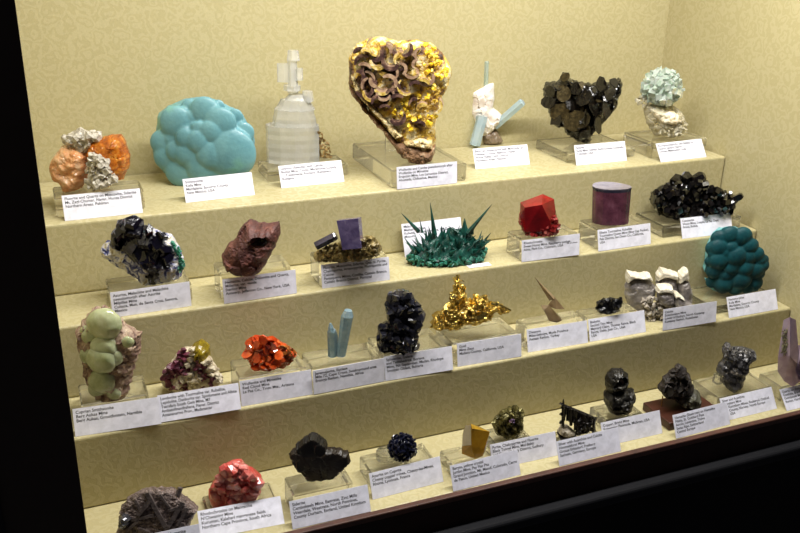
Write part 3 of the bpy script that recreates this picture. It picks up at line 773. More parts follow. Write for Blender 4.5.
bm = bmesh.new(); add_chunk(bm, oc+Vector((-.001, -.012, -.003)), .0045, 3); add_chunk(bm, oc+Vector((.003, -.012, -.002)), .0035, 4)
part(th, 'calcite', bm, m_gc)

c = crop(290, 210, 6.667)
th, F = specimen('fluorite', 'purple block-shaped crystal on brassy brown rock', 348, 258.5, 3, .035)
m_py = mineral('brassy_matrix', [(.3, (52, 42, 20)), (.5, (112, 96, 52)), (.65, (158, 138, 86)), (.8, (206, 196, 160))], 110, .35, metal=.2, bump=1, bscale=260)
m_pu = mineral('purple_fluorite', [(.3, (82, 70, 118)), (.55, (124, 112, 160)), (.8, (168, 160, 188))], 70, .15, trans=.4, bump=.15, sss=.2)
m_pd = mineral('dark_purple_crystal', [(.3, (22, 18, 30)), (.7, (66, 60, 84))], 60, .18, bump=.3, coat=.3)
part(th, 'matrix', relief(F, c([(158, 285), (195, 262), (240, 250), (320, 215), (480, 185), (540, 172), (598, 215), (612, 260), (592, 300), (500, 325), (350, 345), (220, 348), (168, 332)]), .018, .016, 'rough', .006, .008, seed=11, jit=.0025), m_py)
bm = bmesh.new()
for i, (x, y) in enumerate(scatter(F, c([(165, 290), (240, 255), (320, 240), (480, 200), (550, 185), (600, 240), (580, 300), (400, 330), (220, 340)]), 70, 4)): add_chunk(bm, F.p(x, y, -.017), rnd.uniform(.0045, .0078), i, n=12)
part(th, 'pyrite_grains', bm, m_py)
pts = []
for d in (-.030, -.010):
    for u, v in ((310, 72), (455, 56), (472, 255), (350, 266)): x, y = c([(u, v)])[0]; pts.append((x+(3 if d > -.02 else 0), y-(1.5 if d > -.02 else 0), d))
part(th, 'crystal', hull(F, pts), m_pu)
rod(F, c([(175, 240)])[0], c([(310, 170)])[0], 9.5, -.018, m_pd, th, tip=.08, tipr=.8, irr=.1)

c = crop(390, 195, 6.667)
th, F = specimen('malachite', 'dark green mineral bristling with long sharp spikes', 447, 260, 3)
m_ml = mineral('malachite', [(.3, (6, 38, 33)), (.55, (14, 68, 58)), (.8, (36, 104, 88))], 90, .4, bump=.7, bscale=260)
m_rim = mineral('bright_malachite', [(.3, (16, 76, 64)), (.6, (44, 120, 100)), (.85, (110, 180, 156))], 150, .45, bump=.9, bscale=300)
m_sp = mineral('malachite_spike', [(.3, (6, 32, 30)), (.6, (16, 74, 64)), (.85, (44, 112, 96))], 110, .38, bump=.6, bscale=300)
# a clump lying on the step: heights over an oval footprint
o0 = F.p(447, 262); xl = F.p(406, 262).x; xr = F.p(488, 256).x
bm = bmesh.new(); nx, ny = 46, 26; gv = {}
for i in range(nx+1):
    for j in range(ny+1):
        a = (i/nx*2-1); b = (j/ny*2-1)
        rr_ = math.sqrt(a*a+b*b)
        if rr_ > 1.0+.22*noise.noise(Vector((a*3.4, b*3.4, 1))): continue
        x = (xl+xr)/2+(xr-xl)/2*a; y = .004+.034*b+.012*a
        z = .006+.030*max(0, 1-rr_**2.2)*(1+.55*noise.fractal(Vector((a*4, b*4, 3)), 1, 2, 4)) + .010*max(0, 1-((a-.35)/.4)**2)*max(0, 1-b*b)
        gv[i, j] = bm.verts.new((x, y, max(.004, z)))
for i in range(nx):
    for j in range(ny):
        q = [gv.get(k) for k in ((i, j), (i+1, j), (i+1, j+1), (i, j+1))]
        if all(q): bm.faces.new(q)
lone = [v for v in bm.verts if not v.link_faces]
bmesh.ops.delete(bm, geom=lone, context='VERTS')
ex = bmesh.ops.extrude_face_region(bm, geom=list(bm.faces))
for v in ex['geom']:
    if isinstance(v, bmesh.types.BMVert): v.co.z = 0.0; v.co.x = v.co.x*.93+.07*(xl+xr)/2; v.co.y = v.co.y*.9
part(th, 'matrix', bm, m_ml)
bm = bmesh.new()
for i in range(90):
    a = PI+PI*i/89+rnd.uniform(-.05, .05)
    ca, sa = math.cos(a), math.sin(a)
    k = 1.0+.20*noise.noise(Vector((ca*3.4, sa*3.4, 1))); x = (xl+xr)/2+(xr-xl)/2*ca*.97*k; y = .004+.034*sa*.95*k+.012*ca
    add_chunk(bm, Vector((x, y, rnd.uniform(.003, .013))), rnd.uniform(.0025, .0058), i)
part(th, 'crust', bm, m_rim)
for (a, b, w, d) in [((192, 245), (75, 120), 5.0, -.005), ((300, 265), (268, 50), 6.2, 0), ((215, 250), (198, 158), 3.4, -.01), ((515, 255), (680, 62), 5.2, 0), ((500, 260), (497, 155), 8.5, .004), ((158, 372), (92, 278), 3.4, -.022), ((455, 248), (385, 205), 3.2, -.01), ((242, 300), (238, 218), 3.4, -.012), ((365, 290), (358, 215), 4.2, -.005), ((405, 295), (375, 218), 3.6, -.012), ((600, 340), (622, 270), 3, -.006), ((545, 260), (560, 205), 3.4, .008), ((330, 290), (345, 235), 4, .004), ((265, 300), (255, 235), 4, .004)]:
    rod(F, c([a])[0], c([b])[0], w, d, m_sp, th, tip=.97, tipr=.06, n=5, name='spike', irr=.25, seed=int(a[0]))
for i in range(84):
    a = rnd.uniform(-.9, .9); b = rnd.uniform(-.85, .7)*math.sqrt(1-a*a)
    p = Vector(((xl+xr)/2+(xr-xl)/2*a, .004+.034*b+.012*a, .016+.014*(1-a*a-b*b)))
    d = Vector((a*.8+rnd.gauss(0, .35), b*.7-.2+rnd.gauss(0, .35), .75)).normalized()
    part(th, 'spike', one(add_prism, p-d*.006, p+d*rnd.uniform(.010, .024), rnd.uniform(.0022, .0046), 5, .97, .06, irr=.25, seed=i), m_sp)

c = crop(480, 170, 5.333)
th, F = specimen('rhodochrosite', 'bright red angular crystal on the second highest step', 540, 232, 3, .0335)
m_rd = mineral('red_rhodochrosite', [(.3, (100, 6, 12)), (.6, (146, 12, 20)), (.85, (178, 34, 38))], 40, .12, trans=.2, bump=.3, bscale=120, sss=.2, coat=.3)
m_pk = mineral('pink_red_crystals', [(.3, (90, 10, 12)), (.5, (146, 36, 36)), (.8, (204, 120, 110))], 110, .2, trans=.2, bump=.6, bscale=260, sss=.1)
def P(*q, d=0): 
    x, y = c([q])[0]; return (x, y, d)
part(th, 'crystal', hull(F, [P(215, 172, d=-.012), P(335, 128, d=-.006), P(395, 155, d=-.010), P(404, 225, d=-.014), P(372, 270, d=-.026), P(330, 185, d=-.032), P(240, 200, d=-.030), P(212, 250, d=-.020), P(240, 330, d=-.026), P(390, 330, d=-.022), P(335, 130, d=.016), P(395, 160, d=.016), P(215, 180, d=.014), P(240, 340, d=.014), P(400, 330, d=.014)]), m_rd)
bm = bmesh.new()
for i, (x, y) in enumerate(scatter(F, c([(205, 270), (250, 300), (360, 300), (400, 240), (426, 290), (412, 345), (330, 352), (250, 352)]), 64, 6)): add_cube(bm, F.p(x, y, -.020+rnd.uniform(-.003, .004)), rnd.uniform(.004, .0065), (rnd.uniform(0, 3), rnd.uniform(0, 3), rnd.uniform(0, 3)))
part(th, 'small_crystals', bm, m_pk)
part(th, 'matrix', relief(F, c([(205, 240), (230, 190), (400, 200), (425, 290), (412, 345), (330, 352), (290, 362), (240, 348), (206, 285)]), .016, .014, 'facet', .004, .009, seed=2), m_pk)

c = crop(570, 170, 5.333)
th, F = specimen('tourmaline', 'dark purple upright prism with a flat grey-blue top', 609.5, 221.5, 3, .032)
m_tm = mineral('purple_tourmaline', [(.3, (64, 30, 42)), (.6, (98, 54, 70)), (.85, (132, 92, 106))], 60, .2, bump=.4, bscale=300, trans=.15, coat=.2)
m_cap = mineral('grey_blue_tourmaline', [(.3, (104, 98, 110)), (.6, (140, 132, 142)), (.8, (122, 108, 92))], 50, .12, bump=.1, trans=.15)
m_ring = mineral('blue_black_tourmaline', [(.3, (22, 24, 38)), (.7, (58, 58, 76))], 90, .15, bump=.3)
a, b = F.p(*c([(206, 300)])[0]), F.p(*c([(219, 84)])[0]); rw = (F.p(*c([(314, 200)])[0])-F.p(*c([(212, 200)])[0])).length
a = a.copy(); a.z = 0
def column(bm, a, b, r, n=60, seed=3):
    rr = random.Random(seed); ks = []
    for i in range(n):
        t = 2*PI*i/n; tri = 1+.05*math.cos(3*t+.6); ks.append(r*tri*(1+rr.uniform(-.018, .018)))
    L = []
    for q in (0, .25, .5, .75, 1):
        p = a.lerp(b, q); L.append([bm.verts.new(p+Vector((math.cos(2*PI*i/n)*ks[i], math.sin(2*PI*i/n)*ks[i]*.72, 0))*(1+.03*q)) for i in range(n)])
    for q, w in zip(L, L[1:]):
        for i in range(n): bm.faces.new((q[i], q[(i+1) % n], w[(i+1) % n], w[i]))
    bm.faces.new(list(reversed(L[0]))); bm.faces.new(L[-1])
u = (b-a)
part(th, 'prism', one(column, a, a+u*.90, rw*.95), m_tm)
part(th, 'dark_band', one(column, a+u*.9015, a+u*.965, rw*.975), m_ring)
part(th, 'top_face', one(column, a+u*.966, a+u*1.0, rw*.97), m_cap)

c = crop(640, 160, 6.667)
th, F = specimen('cassiterite', 'large glossy black crystal cluster near the right end of the second highest step', 685, 215.5, 3, .0202)
m_ca = mineral('black_cassiterite', [(.3, (7, 6, 6)), (.6, (20, 17, 16)), (.85, (46, 40, 36))], 60, .1, bump=.25, bscale=150, coat=.5)
part(th, 'matrix', relief(F, c([(70, 220), (95, 200), (150, 172), (215, 130), (260, 120), (345, 110), (430, 110), (445, 135), (480, 180), (540, 190), (600, 225), (650, 235), (640, 290), (610, 350), (560, 372), (450, 392), (330, 410), (260, 412), (150, 392), (100, 330), (70, 285)]), .026, .022, 'facet', .010, .011, .005, seed=13, jit=.003), m_ca)
for i, (a, b, w) in enumerate([((250, 190), (245, 105), 13), ((330, 160), (430, 100), 12), ((300, 150), (315, 88), 11), ((590, 280), (685, 235), 9), ((100, 290), (110, 205), 9), ((200, 260), (170, 180), 9), ((390, 300), (360, 215), 9), ((470, 240), (480, 175), 7), ((540, 290), (530, 200), 7), ((200, 370), (170, 290), 9), ((290, 330), (260, 240), 10), ((470, 350), (440, 260), 10), ((370, 220), (400, 140), 9), ((560, 340), (590, 270), 7), ((600, 260), (605, 215), 5), ((130, 350), (110, 290), 8), ((330, 370), (300, 320), 9), ((230, 250), (230, 200), 7), ((520, 340), (540, 310), 7), ((420, 380), (400, 330), 9)]):
    dd = -.020 if i > 3 else -.008
    rod(F, c([a])[0], c([b])[0], w, dd, m_ca, th, tip=.15, tipr=.6, n=[4, 6, 5][i % 3], irr=.12, seed=i, roll=i*.7, da=.006, db=-.010 if i > 3 else -.004)
for i, (x, y) in enumerate(scatter(F, c([(80, 230), (220, 150), (440, 140), (600, 240), (590, 340), (430, 380), (160, 380)]), 44, 8)):
    part(th, 'crystal', one(add_cube, F.p(x, y, -.029+rnd.uniform(-.004, .005)), rnd.uniform(.005, .009), (rnd.uniform(0, 3), rnd.uniform(0, 3), rnd.uniform(0, 3)), (1, .8, 1.2)), m_ca)

# ---- third step
c = crop(60, 290, 3.555)
th, F = specimen('smithsonite', 'pale green glassy domes on tan matrix beside the black post', 111, 396.5, 2, .024)
m_ma = mineral('tan_matrix', [(.3, (70, 46, 42)), (.45, (134, 106, 90)), (.6, (172, 150, 128)), (.8, (206, 186, 160))], 110, .6, bump=1, bscale=240)
m_gd = mineral('pale_green_smithsonite', [(.3, (172, 182, 130)), (.6, (208, 214, 172)), (.85, (232, 234, 208))], 70, .1, trans=.3, bump=.25, bscale=160, sss=.35, coat=.3)
part(th, 'matrix', relief(F, c([(58, 140), (85, 105), (112, 64), (165, 60), (215, 108), (250, 135), (292, 152), (286, 205), (266, 270), (246, 350), (232, 385), (190, 392), (130, 386), (95, 322), (72, 225)]), .020, .018, 'facet', .006, .009, .0, seed=4, jit=.003), m_ma)
bm = bmesh.new()
for i, (u, v, r, d) in enumerate([(158, 122, 58, -.016), (108, 165, 30, -.014), (158, 205, 46, -.020), (150, 245, 52, -.022), (105, 232, 34, -.014), (188, 238, 34, -.020), (148, 325, 46, -.018), (130, 350, 30, -.018), (241, 185, 21, -.018), (95, 148, 24, -.010), (190, 365, 26, -.014)]):
    x, y = c([(u, v)])[0]; p = F.p(x, y, d); r = r/3.555*.00128*.98
    bmesh.ops.create_icosphere(bm, subdivisions=4, radius=r, matrix=Matrix.Translation(p) @ Matrix.Diagonal((1, .6, 1, 1)))
for v in bm.verts: v.co += .0012*Vector((noise.noise(v.co*110), noise.noise(v.co*110+Vector((9, 0, 0))), noise.noise(v.co*110+Vector((0, 9, 0)))))
part(th, 'green_domes', bm, m_gd, True)

c = crop(150, 330, 6.667)
th, F = specimen('londonite', 'mauve and cream rock topped by a yellow-green crystal', 193, 391, 2)
m_le = mineral('mauve_lepidolite', [(.3, (58, 18, 34)), (.55, (108, 46, 66)), (.8, (164, 100, 114))], 140, .4, bump=1, bscale=300)
m_al = mineral('cream_albite', [(.3, (160, 142, 116)), (.55, (204, 192, 164)), (.8, (232, 226, 208))], 130, .45, bump=.8, bscale=280)
m_yc = mineral('yellow_green_crystal', [(.3, (110, 92, 14)), (.6, (160, 138, 30)), (.85, (190, 172, 66))], 60, .2, trans=.2, bump=.4, bscale=160, sss=.25)
out = c([(75, 312), (95, 255), (175, 160), (215, 118), (285, 116), (310, 190), (405, 178), (436, 242), (462, 290), (492, 335), (470, 362), (300, 398), (140, 404), (100, 365)])
part(th, 'matrix', relief(F, out, .020, .016, 'facet', .006, .008, seed=3, jit=.002), m_al)
bm = bmesh.new(); b2 = bmesh.new()
for i, (x, y) in enumerate(scatter(F, out, 74, 5)):
    u, v = (x-150)*6.667, (y-330)*6.667
    mv = (u < 250 and v > 130) or (v < 180 and u < 260) or (300 < u < 360 and 200 < v < 300) or (350 < u < 430 and 310 < v < 370)
    add_chunk(bm if mv else b2, F.p(x, y, -.019+rnd.uniform(-.003, .004)), rnd.uniform(.0045, .0075), i, .8, 13)
part(th, 'lepidolite', bm, m_le); part(th, 'albite', b2, m_al)
part(th, 'yellow_crystal', relief(F, c([(282, 105), (332, 64), (398, 108), (402, 180), (352, 215), (300, 192)]), .017, .012, 'facet', .004, .010, -.006, seed=7), m_yc)

c = crop(220, 325, 6.667)
th, F = specimen('wulfenite', 'bright orange-red cluster of glossy plates on the third step', 267, 364.5, 2, .0345)
m_o = mineral('orange_wulfenite', [(.3, (176, 44, 10)), (.6, (226, 92, 34)), (.85, (242, 146, 84))], 80, .12, trans=.1, bump=.25, bscale=160, sss=.2, coat=.5)
m_o2 = mineral('brown_orange_mimetite', [(.3, (118, 60, 16)), (.6, (170, 98, 40)), (.85, (206, 156, 96))], 120, .25, bump=.8, bscale=260)
part(th, 'matrix', relief(F, c([(150, 190), (185, 105), (240, 80), (350, 92), (430, 130), (515, 190), (490, 240), (440, 272), (330, 292), (255, 292), (212, 250)]), .018, .016, 'facet', .005, .008, seed=3, jit=.002), m_o)
for i, (u, v, r, nx, nz) in enumerate([(218, 112, 8, -.5, .3), (335, 118, 10, .1, .4), (185, 195, 7.5, -.3, 1.2), (250, 265, 9.5, -.2, 1.4), (290, 190, 8, .2, .1), (205, 150, 7, -.7, .1), (270, 140, 8, -.2, .6), (370, 150, 8, .5, .3), (240, 215, 8, -.3, .3), (330, 235, 8, .1, .7), (300, 270, 8, .2, 1.3), (350, 265, 7, .4, 1.1), (390, 200, 7, .5, .5), (240, 95, 6, 0, .9), (320, 160, 8, .6, .1), (275, 230, 7, -.5, .2)]):
    x, y = c([(u, v)])[0]
    part(th, 'plate', one(add_plate, F.p(x, y, -.020+rnd.uniform(-.004, .004)), Vector((nx, -.8, nz)), r*.00100, .0036, 8, .85, rnd.uniform(0, 3), .1, i), m_o)
for i, (x, y) in enumerate(scatter(F, c([(150, 190), (185, 105), (240, 80), (350, 92), (400, 150), (390, 250), (330, 290), (255, 292), (212, 250)]), 26, 13)):
    part(th, 'plate', one(add_plate, F.p(x, y, -.019+rnd.uniform(-.004, .004)), Vector((rnd.gauss(0, .8), -.7, rnd.gauss(.3, .8))), rnd.uniform(.004, .007), .003, 8, .85, rnd.uniform(0, 3), .15, i+40), m_o)
bm = bmesh.new()
for i, (x, y) in enumerate(scatter(F, c([(385, 130), (440, 130), (515, 185), (490, 240), (420, 270), (380, 220)]), 32, 3)): add_chunk(bm, F.p(x, y, -.013+rnd.uniform(-.003, .003)), rnd.uniform(.0028, .0045), i)
part(th, 'mimetite', bm, m_o2)

c = crop(300, 305, 6.667)
th, F = specimen('jeremejevite', 'pair of upright translucent blue rods', 337, 354.5, 2, .0345)
m_b = mineral('blue_rod', [(.3, (150, 186, 204)), (.6, (186, 212, 222)), (.85, (222, 234, 234))], 90, .12, trans=.6, bump=.6, bscale=260)
rod(F, c([(217, 348)])[0], c([(213, 165)])[0], 9.0, -.004, m_b, th, tip=.04, tipr=.85, n=7, irr=.08)
rod(F, c([(210, 178)])[0], c([(203, 122)])[0], 5.5, -.006, m_b, th, tip=.5, tipr=.4, n=6, irr=.1)
rod(F, c([(275, 348)])[0], c([(322, 35)])[0], 12.5, -.002, m_b, th, tip=.12, tipr=.62, n=8, irr=.08, base=.78)
rod(F, c([(240, 345)])[0], c([(237, 180)])[0], 5, .002, m_b, th, tip=.2, tipr=.5, n=6)

c = crop(365, 285, 6.667)
th, F = specimen('sphalerite', 'tall black cluster of two stacked lobes on the third step', 399, 347, 2, .031)
m_s = mineral('black_sphalerite', [(.3, (18, 18, 23)), (.6, (42, 42, 52)), (.85, (80, 80, 92))], 60, .16, metal=.25, bump=.3, bscale=160, coat=.3)
up = c([(135, 112), (150, 60), (220, 36), (300, 48), (350, 108), (400, 200), (372, 290), (300, 330), (240, 305), (160, 250), (140, 190)])
lo_ = c([(75, 335), (90, 282), (140, 255), (240, 275), (350, 290), (360, 400), (300, 445), (230, 432), (130, 422), (80, 405)])
part(th, 'upper_lobe', relief(F, up, .028, .022, 'facet', .009, .010, .004, seed=3, jit=.0025), m_s)
part(th, 'lower_lobe', relief(F, lo_, .026, .022, 'facet', .009, .010, 0, seed=6, jit=.0025), m_s)
for k, (o, n, d) in enumerate(((up, 40, -.026), (lo_, 34, -.027))):
    for i, (x, y) in enumerate(scatter(F, o, n, 4+k, shrink=.84)):
        part(th, 'crystal', one(add_chunk, F.p(x, y, d+rnd.uniform(-.001, .008)), rnd.uniform(.0055, .0085), i+k*70, n=13), m_s)

c = crop(420, 270, 6.667)
th, F = specimen('gold', 'shiny golden branching nugget on the third step', 462, 328.5, 2, .0325)
m_g = mineral('native_gold', [(.3, (190, 156, 76)), (.6, (226, 198, 112)), (.85, (250, 236, 180))], 120, .26, metal=1, bump=1, bscale=330)
out = c([(65, 372), (80, 300), (150, 260), (190, 210), (185, 160), (225, 140), (230, 90), (225, 50), (265, 35), (272, 80), (300, 140), (322, 200), (370, 165), (440, 170), (470, 200), (530, 215), (607, 270), (550, 285), (490, 280), (482, 330), (420, 348), (350, 368), (290, 362), (260, 388), (180, 384), (120, 412)])
part(th, 'nugget', relief(F, out, .016, .010, 'ridged', .004, .007, 0, seed=5, jit=.004, power=.4), m_g)
for i, (x, y) in enumerate(scatter(F, out, 84, 6)):
    bm = bmesh.new()
    if i % 3: add_plate(bm, F.p(x, y, -.014+rnd.uniform(-.006, .006)), Vector((rnd.gauss(0, 1), -.7, rnd.gauss(0, 1))), rnd.uniform(.0035, .007), .0012, 7, .7, rnd.uniform(0, 3), .35, i)
    else: add_chunk(bm, F.p(x, y, -.014+rnd.uniform(-.005, .005)), rnd.uniform(.0022, .0042), i)
    part(th, 'leaf', bm, m_g)
for a, b, w in (((245, 150), (245, 32), 5), ((470, 220), (606, 270), 7), ((150, 330), (70, 385), 7), ((410, 250), (440, 165), 5)):
    part(th, 'branch', one(add_prism, F.p(*c([a])[0], -.010), F.p(*c([b])[0], -.008), w*.0006, 5, .5, .4, irr=.3, seed=w), m_g)

c = crop(510, 270, 6.667)
th, F = specimen('diaspore', 'translucent brownish zigzag crystal with a thin blade pointing up', 558, 320.5, 2, .034)
m_d = mineral('brown_diaspore', [(.3, (140, 116, 84)), (.6, (176, 152, 118)), (.85, (204, 184, 152))], 40, .1, trans=.5, bump=.2, bscale=160, ior=1.5)
def Q(u, v, d=0):
    x, y = c([(u, v)])[0]; return (x, y, d)
part(th, 'blade', hull(F, [Q(163, 46, -.002), Q(172, 52, .002), Q(262, 205, -.004), Q(305, 185, -.004), Q(280, 195, .006), Q(292, 195, -.008)]), m_d)
part(th, 'crystal', hull(F, [Q(268, 212, -.006), Q(300, 182, -.006), Q(366, 262, -.004), Q(310, 262, -.012), Q(290, 205, .008), Q(362, 255, .006), Q(250, 240, -.004), Q(255, 240, .006)]), m_d)
part(th, 'crystal', hull(F, [Q(205, 236, -.006), Q(262, 234, -.008), Q(345, 338, -.008), Q(312, 352, -.008), Q(262, 340, -.012), Q(228, 268, -.012), Q(212, 240, .006), Q(340, 345, .010), Q(262, 240, .006), Q(270, 345, .008)]), m_d)

c = crop(510, 270, 6.667)
th, F = specimen('bixbyite', 'smallest jagged black cluster on the third step', 609, 311.5, 2, .033)
m_bx = mineral('jet_black', [(.3, (4, 4, 5)), (.7, (18, 18, 20))], 60, .2, bump=.5, bscale=260, coat=.3)
out = c([(565, 250), (588, 208), (650, 190), (668, 180), (700, 198), (745, 183), (747, 220), (722, 268), (660, 296), (600, 292)])
part(th, 'matrix', relief(F, out, .011, .010, 'facet', .004, .006, seed=4, jit=.003), m_bx)
for i, (x, y) in enumerate(scatter(F, out, 40, 3)):
    part(th, 'crystal', one(add_cube, F.p(x, y, -.010+rnd.uniform(-.003, .004)), rnd.uniform(.003, .0055), (rnd.uniform(0, 3), rnd.uniform(0, 3), rnd.uniform(0, 3))), m_bx)

c = crop(610, 255, 6.667)
th, F = specimen('calcite', 'group of grey upright crystals with white caps', 656, 316.5, 2)
m_gy = mineral('grey_calcite', [(.3, (88, 82, 80)), (.5, (128, 121, 117)), (.75, (178, 171, 163))], 70, .35, bump=.7, bscale=240)
m_wc = mineral('white_cap', [(.3, (196, 186, 162)), (.7, (232, 226, 208))], 80, .5, bump=.5, bscale=240, sss=.1)
m_cr = mineral('crumbly_grey', [(.3, (96, 86, 76)), (.5, (164, 154, 140)), (.75, (226, 218, 204))], 170, .6, bump=1, bscale=300)
for (body, cap, d, s) in [([(110, 165), (150, 152), (200, 152), (262, 160), (302, 205), (302, 270), (222, 365), (122, 362), (95, 262), (97, 195)], [(103, 190), (106, 140), (115, 108), (212, 126), (235, 118), (265, 124), (292, 170), (262, 162), (200, 150), (150, 150)], .004, 1),
                          ([(302, 185), (345, 145), (372, 140), (442, 158), (452, 235), (400, 300), (320, 300)], [(300, 178), (312, 130), (335, 83), (390, 100), (452, 116), (446, 162), (372, 140), (345, 148)], .016, 2),
                          ([(448, 185), (470, 165), (520, 152), (546, 240), (546, 312), (460, 320)], [(447, 190), (455, 118), (480, 98), (500, 82), (521, 92), (522, 178), (490, 160)], .010, 3),
                          ([(308, 245), (360, 232), (412, 238), (432, 312), (402, 356), (322, 320)], [(304, 245), (310, 205), (415, 196), (421, 246), (362, 234)], -.010, 4),
                          ([(420, 280), (440, 250), (500, 290), (560, 335), (480, 360), (420, 350)], [(420, 275), (424, 240), (455, 252), (500, 292), (440, 268)], -.012, 5)]:
    part(th, 'grey_crystal', relief(F, c(body), .014, .012, 'facet', .0012, .014, d, seed=s), m_gy)
    part(th, 'white_cap', relief(F, c(cap), .013, .012, 'rough', .001, .010, d-.001, seed=s+5, rnd_=.6), m_wc)
bm = bmesh.new()
for i, (x, y) in enumerate(scatter(F, c([(205, 290), (262, 272), (325, 290), (345, 370), (440, 350), (540, 340), (520, 380), (350, 450), (240, 450), (222, 400)]), 70, 3)): add_chunk(bm, F.p(x, y, -.014+rnd.uniform(-.004, .008)), rnd.uniform(.003, .0058), i)
part(th, 'crumbly_base', bm, m_cr)
part(th, 'matrix', relief(F, c([(130, 352), (215, 330), (300, 340), (430, 330), (540, 320), (548, 360), (480, 420), (350, 462), (240, 455), (222, 410), (140, 375)]), .009, .02, 'rough', .004, .010, 0, seed=9), m_cr)

c = crop(690, 220, 7.27)
th, F = specimen('hemimorphite', 'dark teal lumpy botryoidal mineral near the right wall', 738, 291.5, 2, .0138)
m_t = mineral('dark_teal', [(.3, (5, 52, 58)), (.6, (10, 70, 76)), (.85, (24, 90, 96))], 40, .55, bump=.35, bscale=400, spec=.3)
m_tr = mineral('pale_teal_rim', [(.3, (66, 142, 146)), (.7, (150, 208, 208))], 120, .5, bump=.6)
out = c([(135, 205), (190, 112), (240, 70), (330, 64), (430, 80), (462, 140), (500, 190), (550, 270), (570, 330), (530, 402), (495, 512), (430, 522), (300, 530), (200, 528), (150, 482), (110, 430), (150, 420), (106, 376), (125, 290)])
part(th, 'botryoidal_mass', botryoid(F, out, .022, .022, c([(210, 200, 8.5), (290, 110, 8), (380, 120, 8.5), (430, 190, 7.5), (335, 262, 9), (210, 290, 9), (175, 370, 7), (300, 350, 6.5), (400, 345, 8), (470, 360, 8), (370, 430, 9), (250, 460, 9), (470, 455, 7), (520, 330, 6.5), (480, 250, 7), (160, 450, 6), (230, 130, 6), (300, 200, 6), (420, 270, 7), (260, 400, 6), (330, 490, 7), (180, 240, 6), (250, 240, 6), (530, 290, 5), (420, 490, 6)]), 20, (736, 260), (36, 38), 5, .0012, .62), m_t, True)
part(th, 'pale_rim', relief(F, c([(128, 205), (180, 105), (225, 66), (330, 58), (390, 66), (300, 90), (200, 150), (150, 240), (122, 370), (102, 374), (118, 290)]), .008, .018, 'rough', .002, .006, .008, seed=3), m_tr)
part(th, 'pale_base', relief(F, c([(108, 430), (150, 440), (210, 525), (190, 530), (150, 495)]), .004, .012, 'rough', .002, .006, .002, seed=3), m_tr)

# ---- lowest level
c = crop(100, 453, 6.667)
th, F = specimen('rutile', 'dark grey-brown plate with crossing bars at the left end of the lowest level', 148, 546, 1)
th.rotation_euler = (-.32, 0, -YAW); th.scale = (1, 1, .84)
m_ru = mineral('dark_rutile', [(.3, (60, 49, 46)), (.5, (114, 98, 92)), (.75, (186, 170, 164))], 260, .4, metal=.2, bump=1, bscale=420)
m_rb = mineral('rutile_bar', [(.3, (70, 62, 60)), (.7, (128, 116, 112))], 160, .3, metal=.3, bump=.5, bscale=300)
m_si = plain('silvery_grey', (112, 112, 118), .25, .8, .5, 260)
part(th, 'plate', relief(F, c([(102, 440), (110, 350), (150, 288), (240, 240), (320, 234), (440, 242), (520, 300), (592, 340), (628, 380), (592, 452), (572, 540), (520, 610), (400, 636), (200, 630), (112, 560)]), .008, .018, 'rough', .0016, .006, .0, seed=4, jit=.0025, power=.2, rnd_=.25), m_ru)
for (a, b, w) in [((272, 275), (440, 530), 5.5), ((300, 330), (228, 430), 6.5), ((525, 340), (430, 530), 6), ((362, 290), (440, 380), 3), ((560, 380), (500, 500), 4), ((340, 430), (190, 460), 4.5), ((490, 380), (430, 400), 4), ((560, 510), (450, 530), 4), ((400, 590), (250, 520), 5), ((480, 600), (540, 480), 5), ((200, 330), (260, 420), 4), ((160, 540), (240, 460), 4)]:
    d = -.0090
    A, B = F.p(*c([a])[0], d), F.p(*c([b])[0], d)
    part(th, 'bar', one(add_prism, A, B, w*.00062, 4, .02, .9, roll=.78), m_rb)
rod(F, c([(480, 300)])[0], c([(498, 228)])[0], 5.6, -.002, m_rb, th, tip=.04, tipr=.95, n=6, name='bar')
part(th, 'silvery_knob', relief(F, c([(105, 440), (125, 412), (165, 418), (190, 452), (180, 500), (140, 522), (108, 495)]), .010, .004, 'rough', .003, .006, -.008, seed=3), m_si)

c = crop(190, 453, 6.667)
th, F = specimen('rhodochrosite', 'salmon red rounded cluster on the lowest level', 235, 496.5, 1, .008)
m_rh = mineral('salmon_rhodochrosite', [(.25, (158, 38, 36)), (.45, (206, 84, 76)), (.6, (226, 136, 126)), (.8, (238, 184, 172))], 45, .16, trans=.1, bump=.6, bscale=200, sss=.25, coat=.4)
out = c([(130, 252), (150, 190), (200, 155), (222, 100), (260, 64), (340, 60), (372, 100), (420, 120), (470, 160), (492, 212), (450, 292), (400, 324), (300, 348), (200, 338), (140, 302)])
part(th, 'crystal_mass', relief(F, out, .022, .018, 'botry', .006, .011, 0, seed=3, jit=.002), m_rh)
bm = bmesh.new()
for i, (x, y) in enumerate(scatter(F, out, 50, 5, shrink=.84)): add_chunk(bm, F.p(x, y, -.0225+rnd.uniform(-.003, .003)), rnd.uniform(.0055, .009), i, n=24)
part(th, 'small_crystals', bm, m_rh)
bm = bmesh.new()
for i, (u, v) in enumerate([(195, 295), (180, 270), (215, 150), (205, 305)]): add_chunk(bm, F.p(*c([(u, v)])[0], -.020), .004, i)
part(th, 'dark_manganite', bm, m_bx)

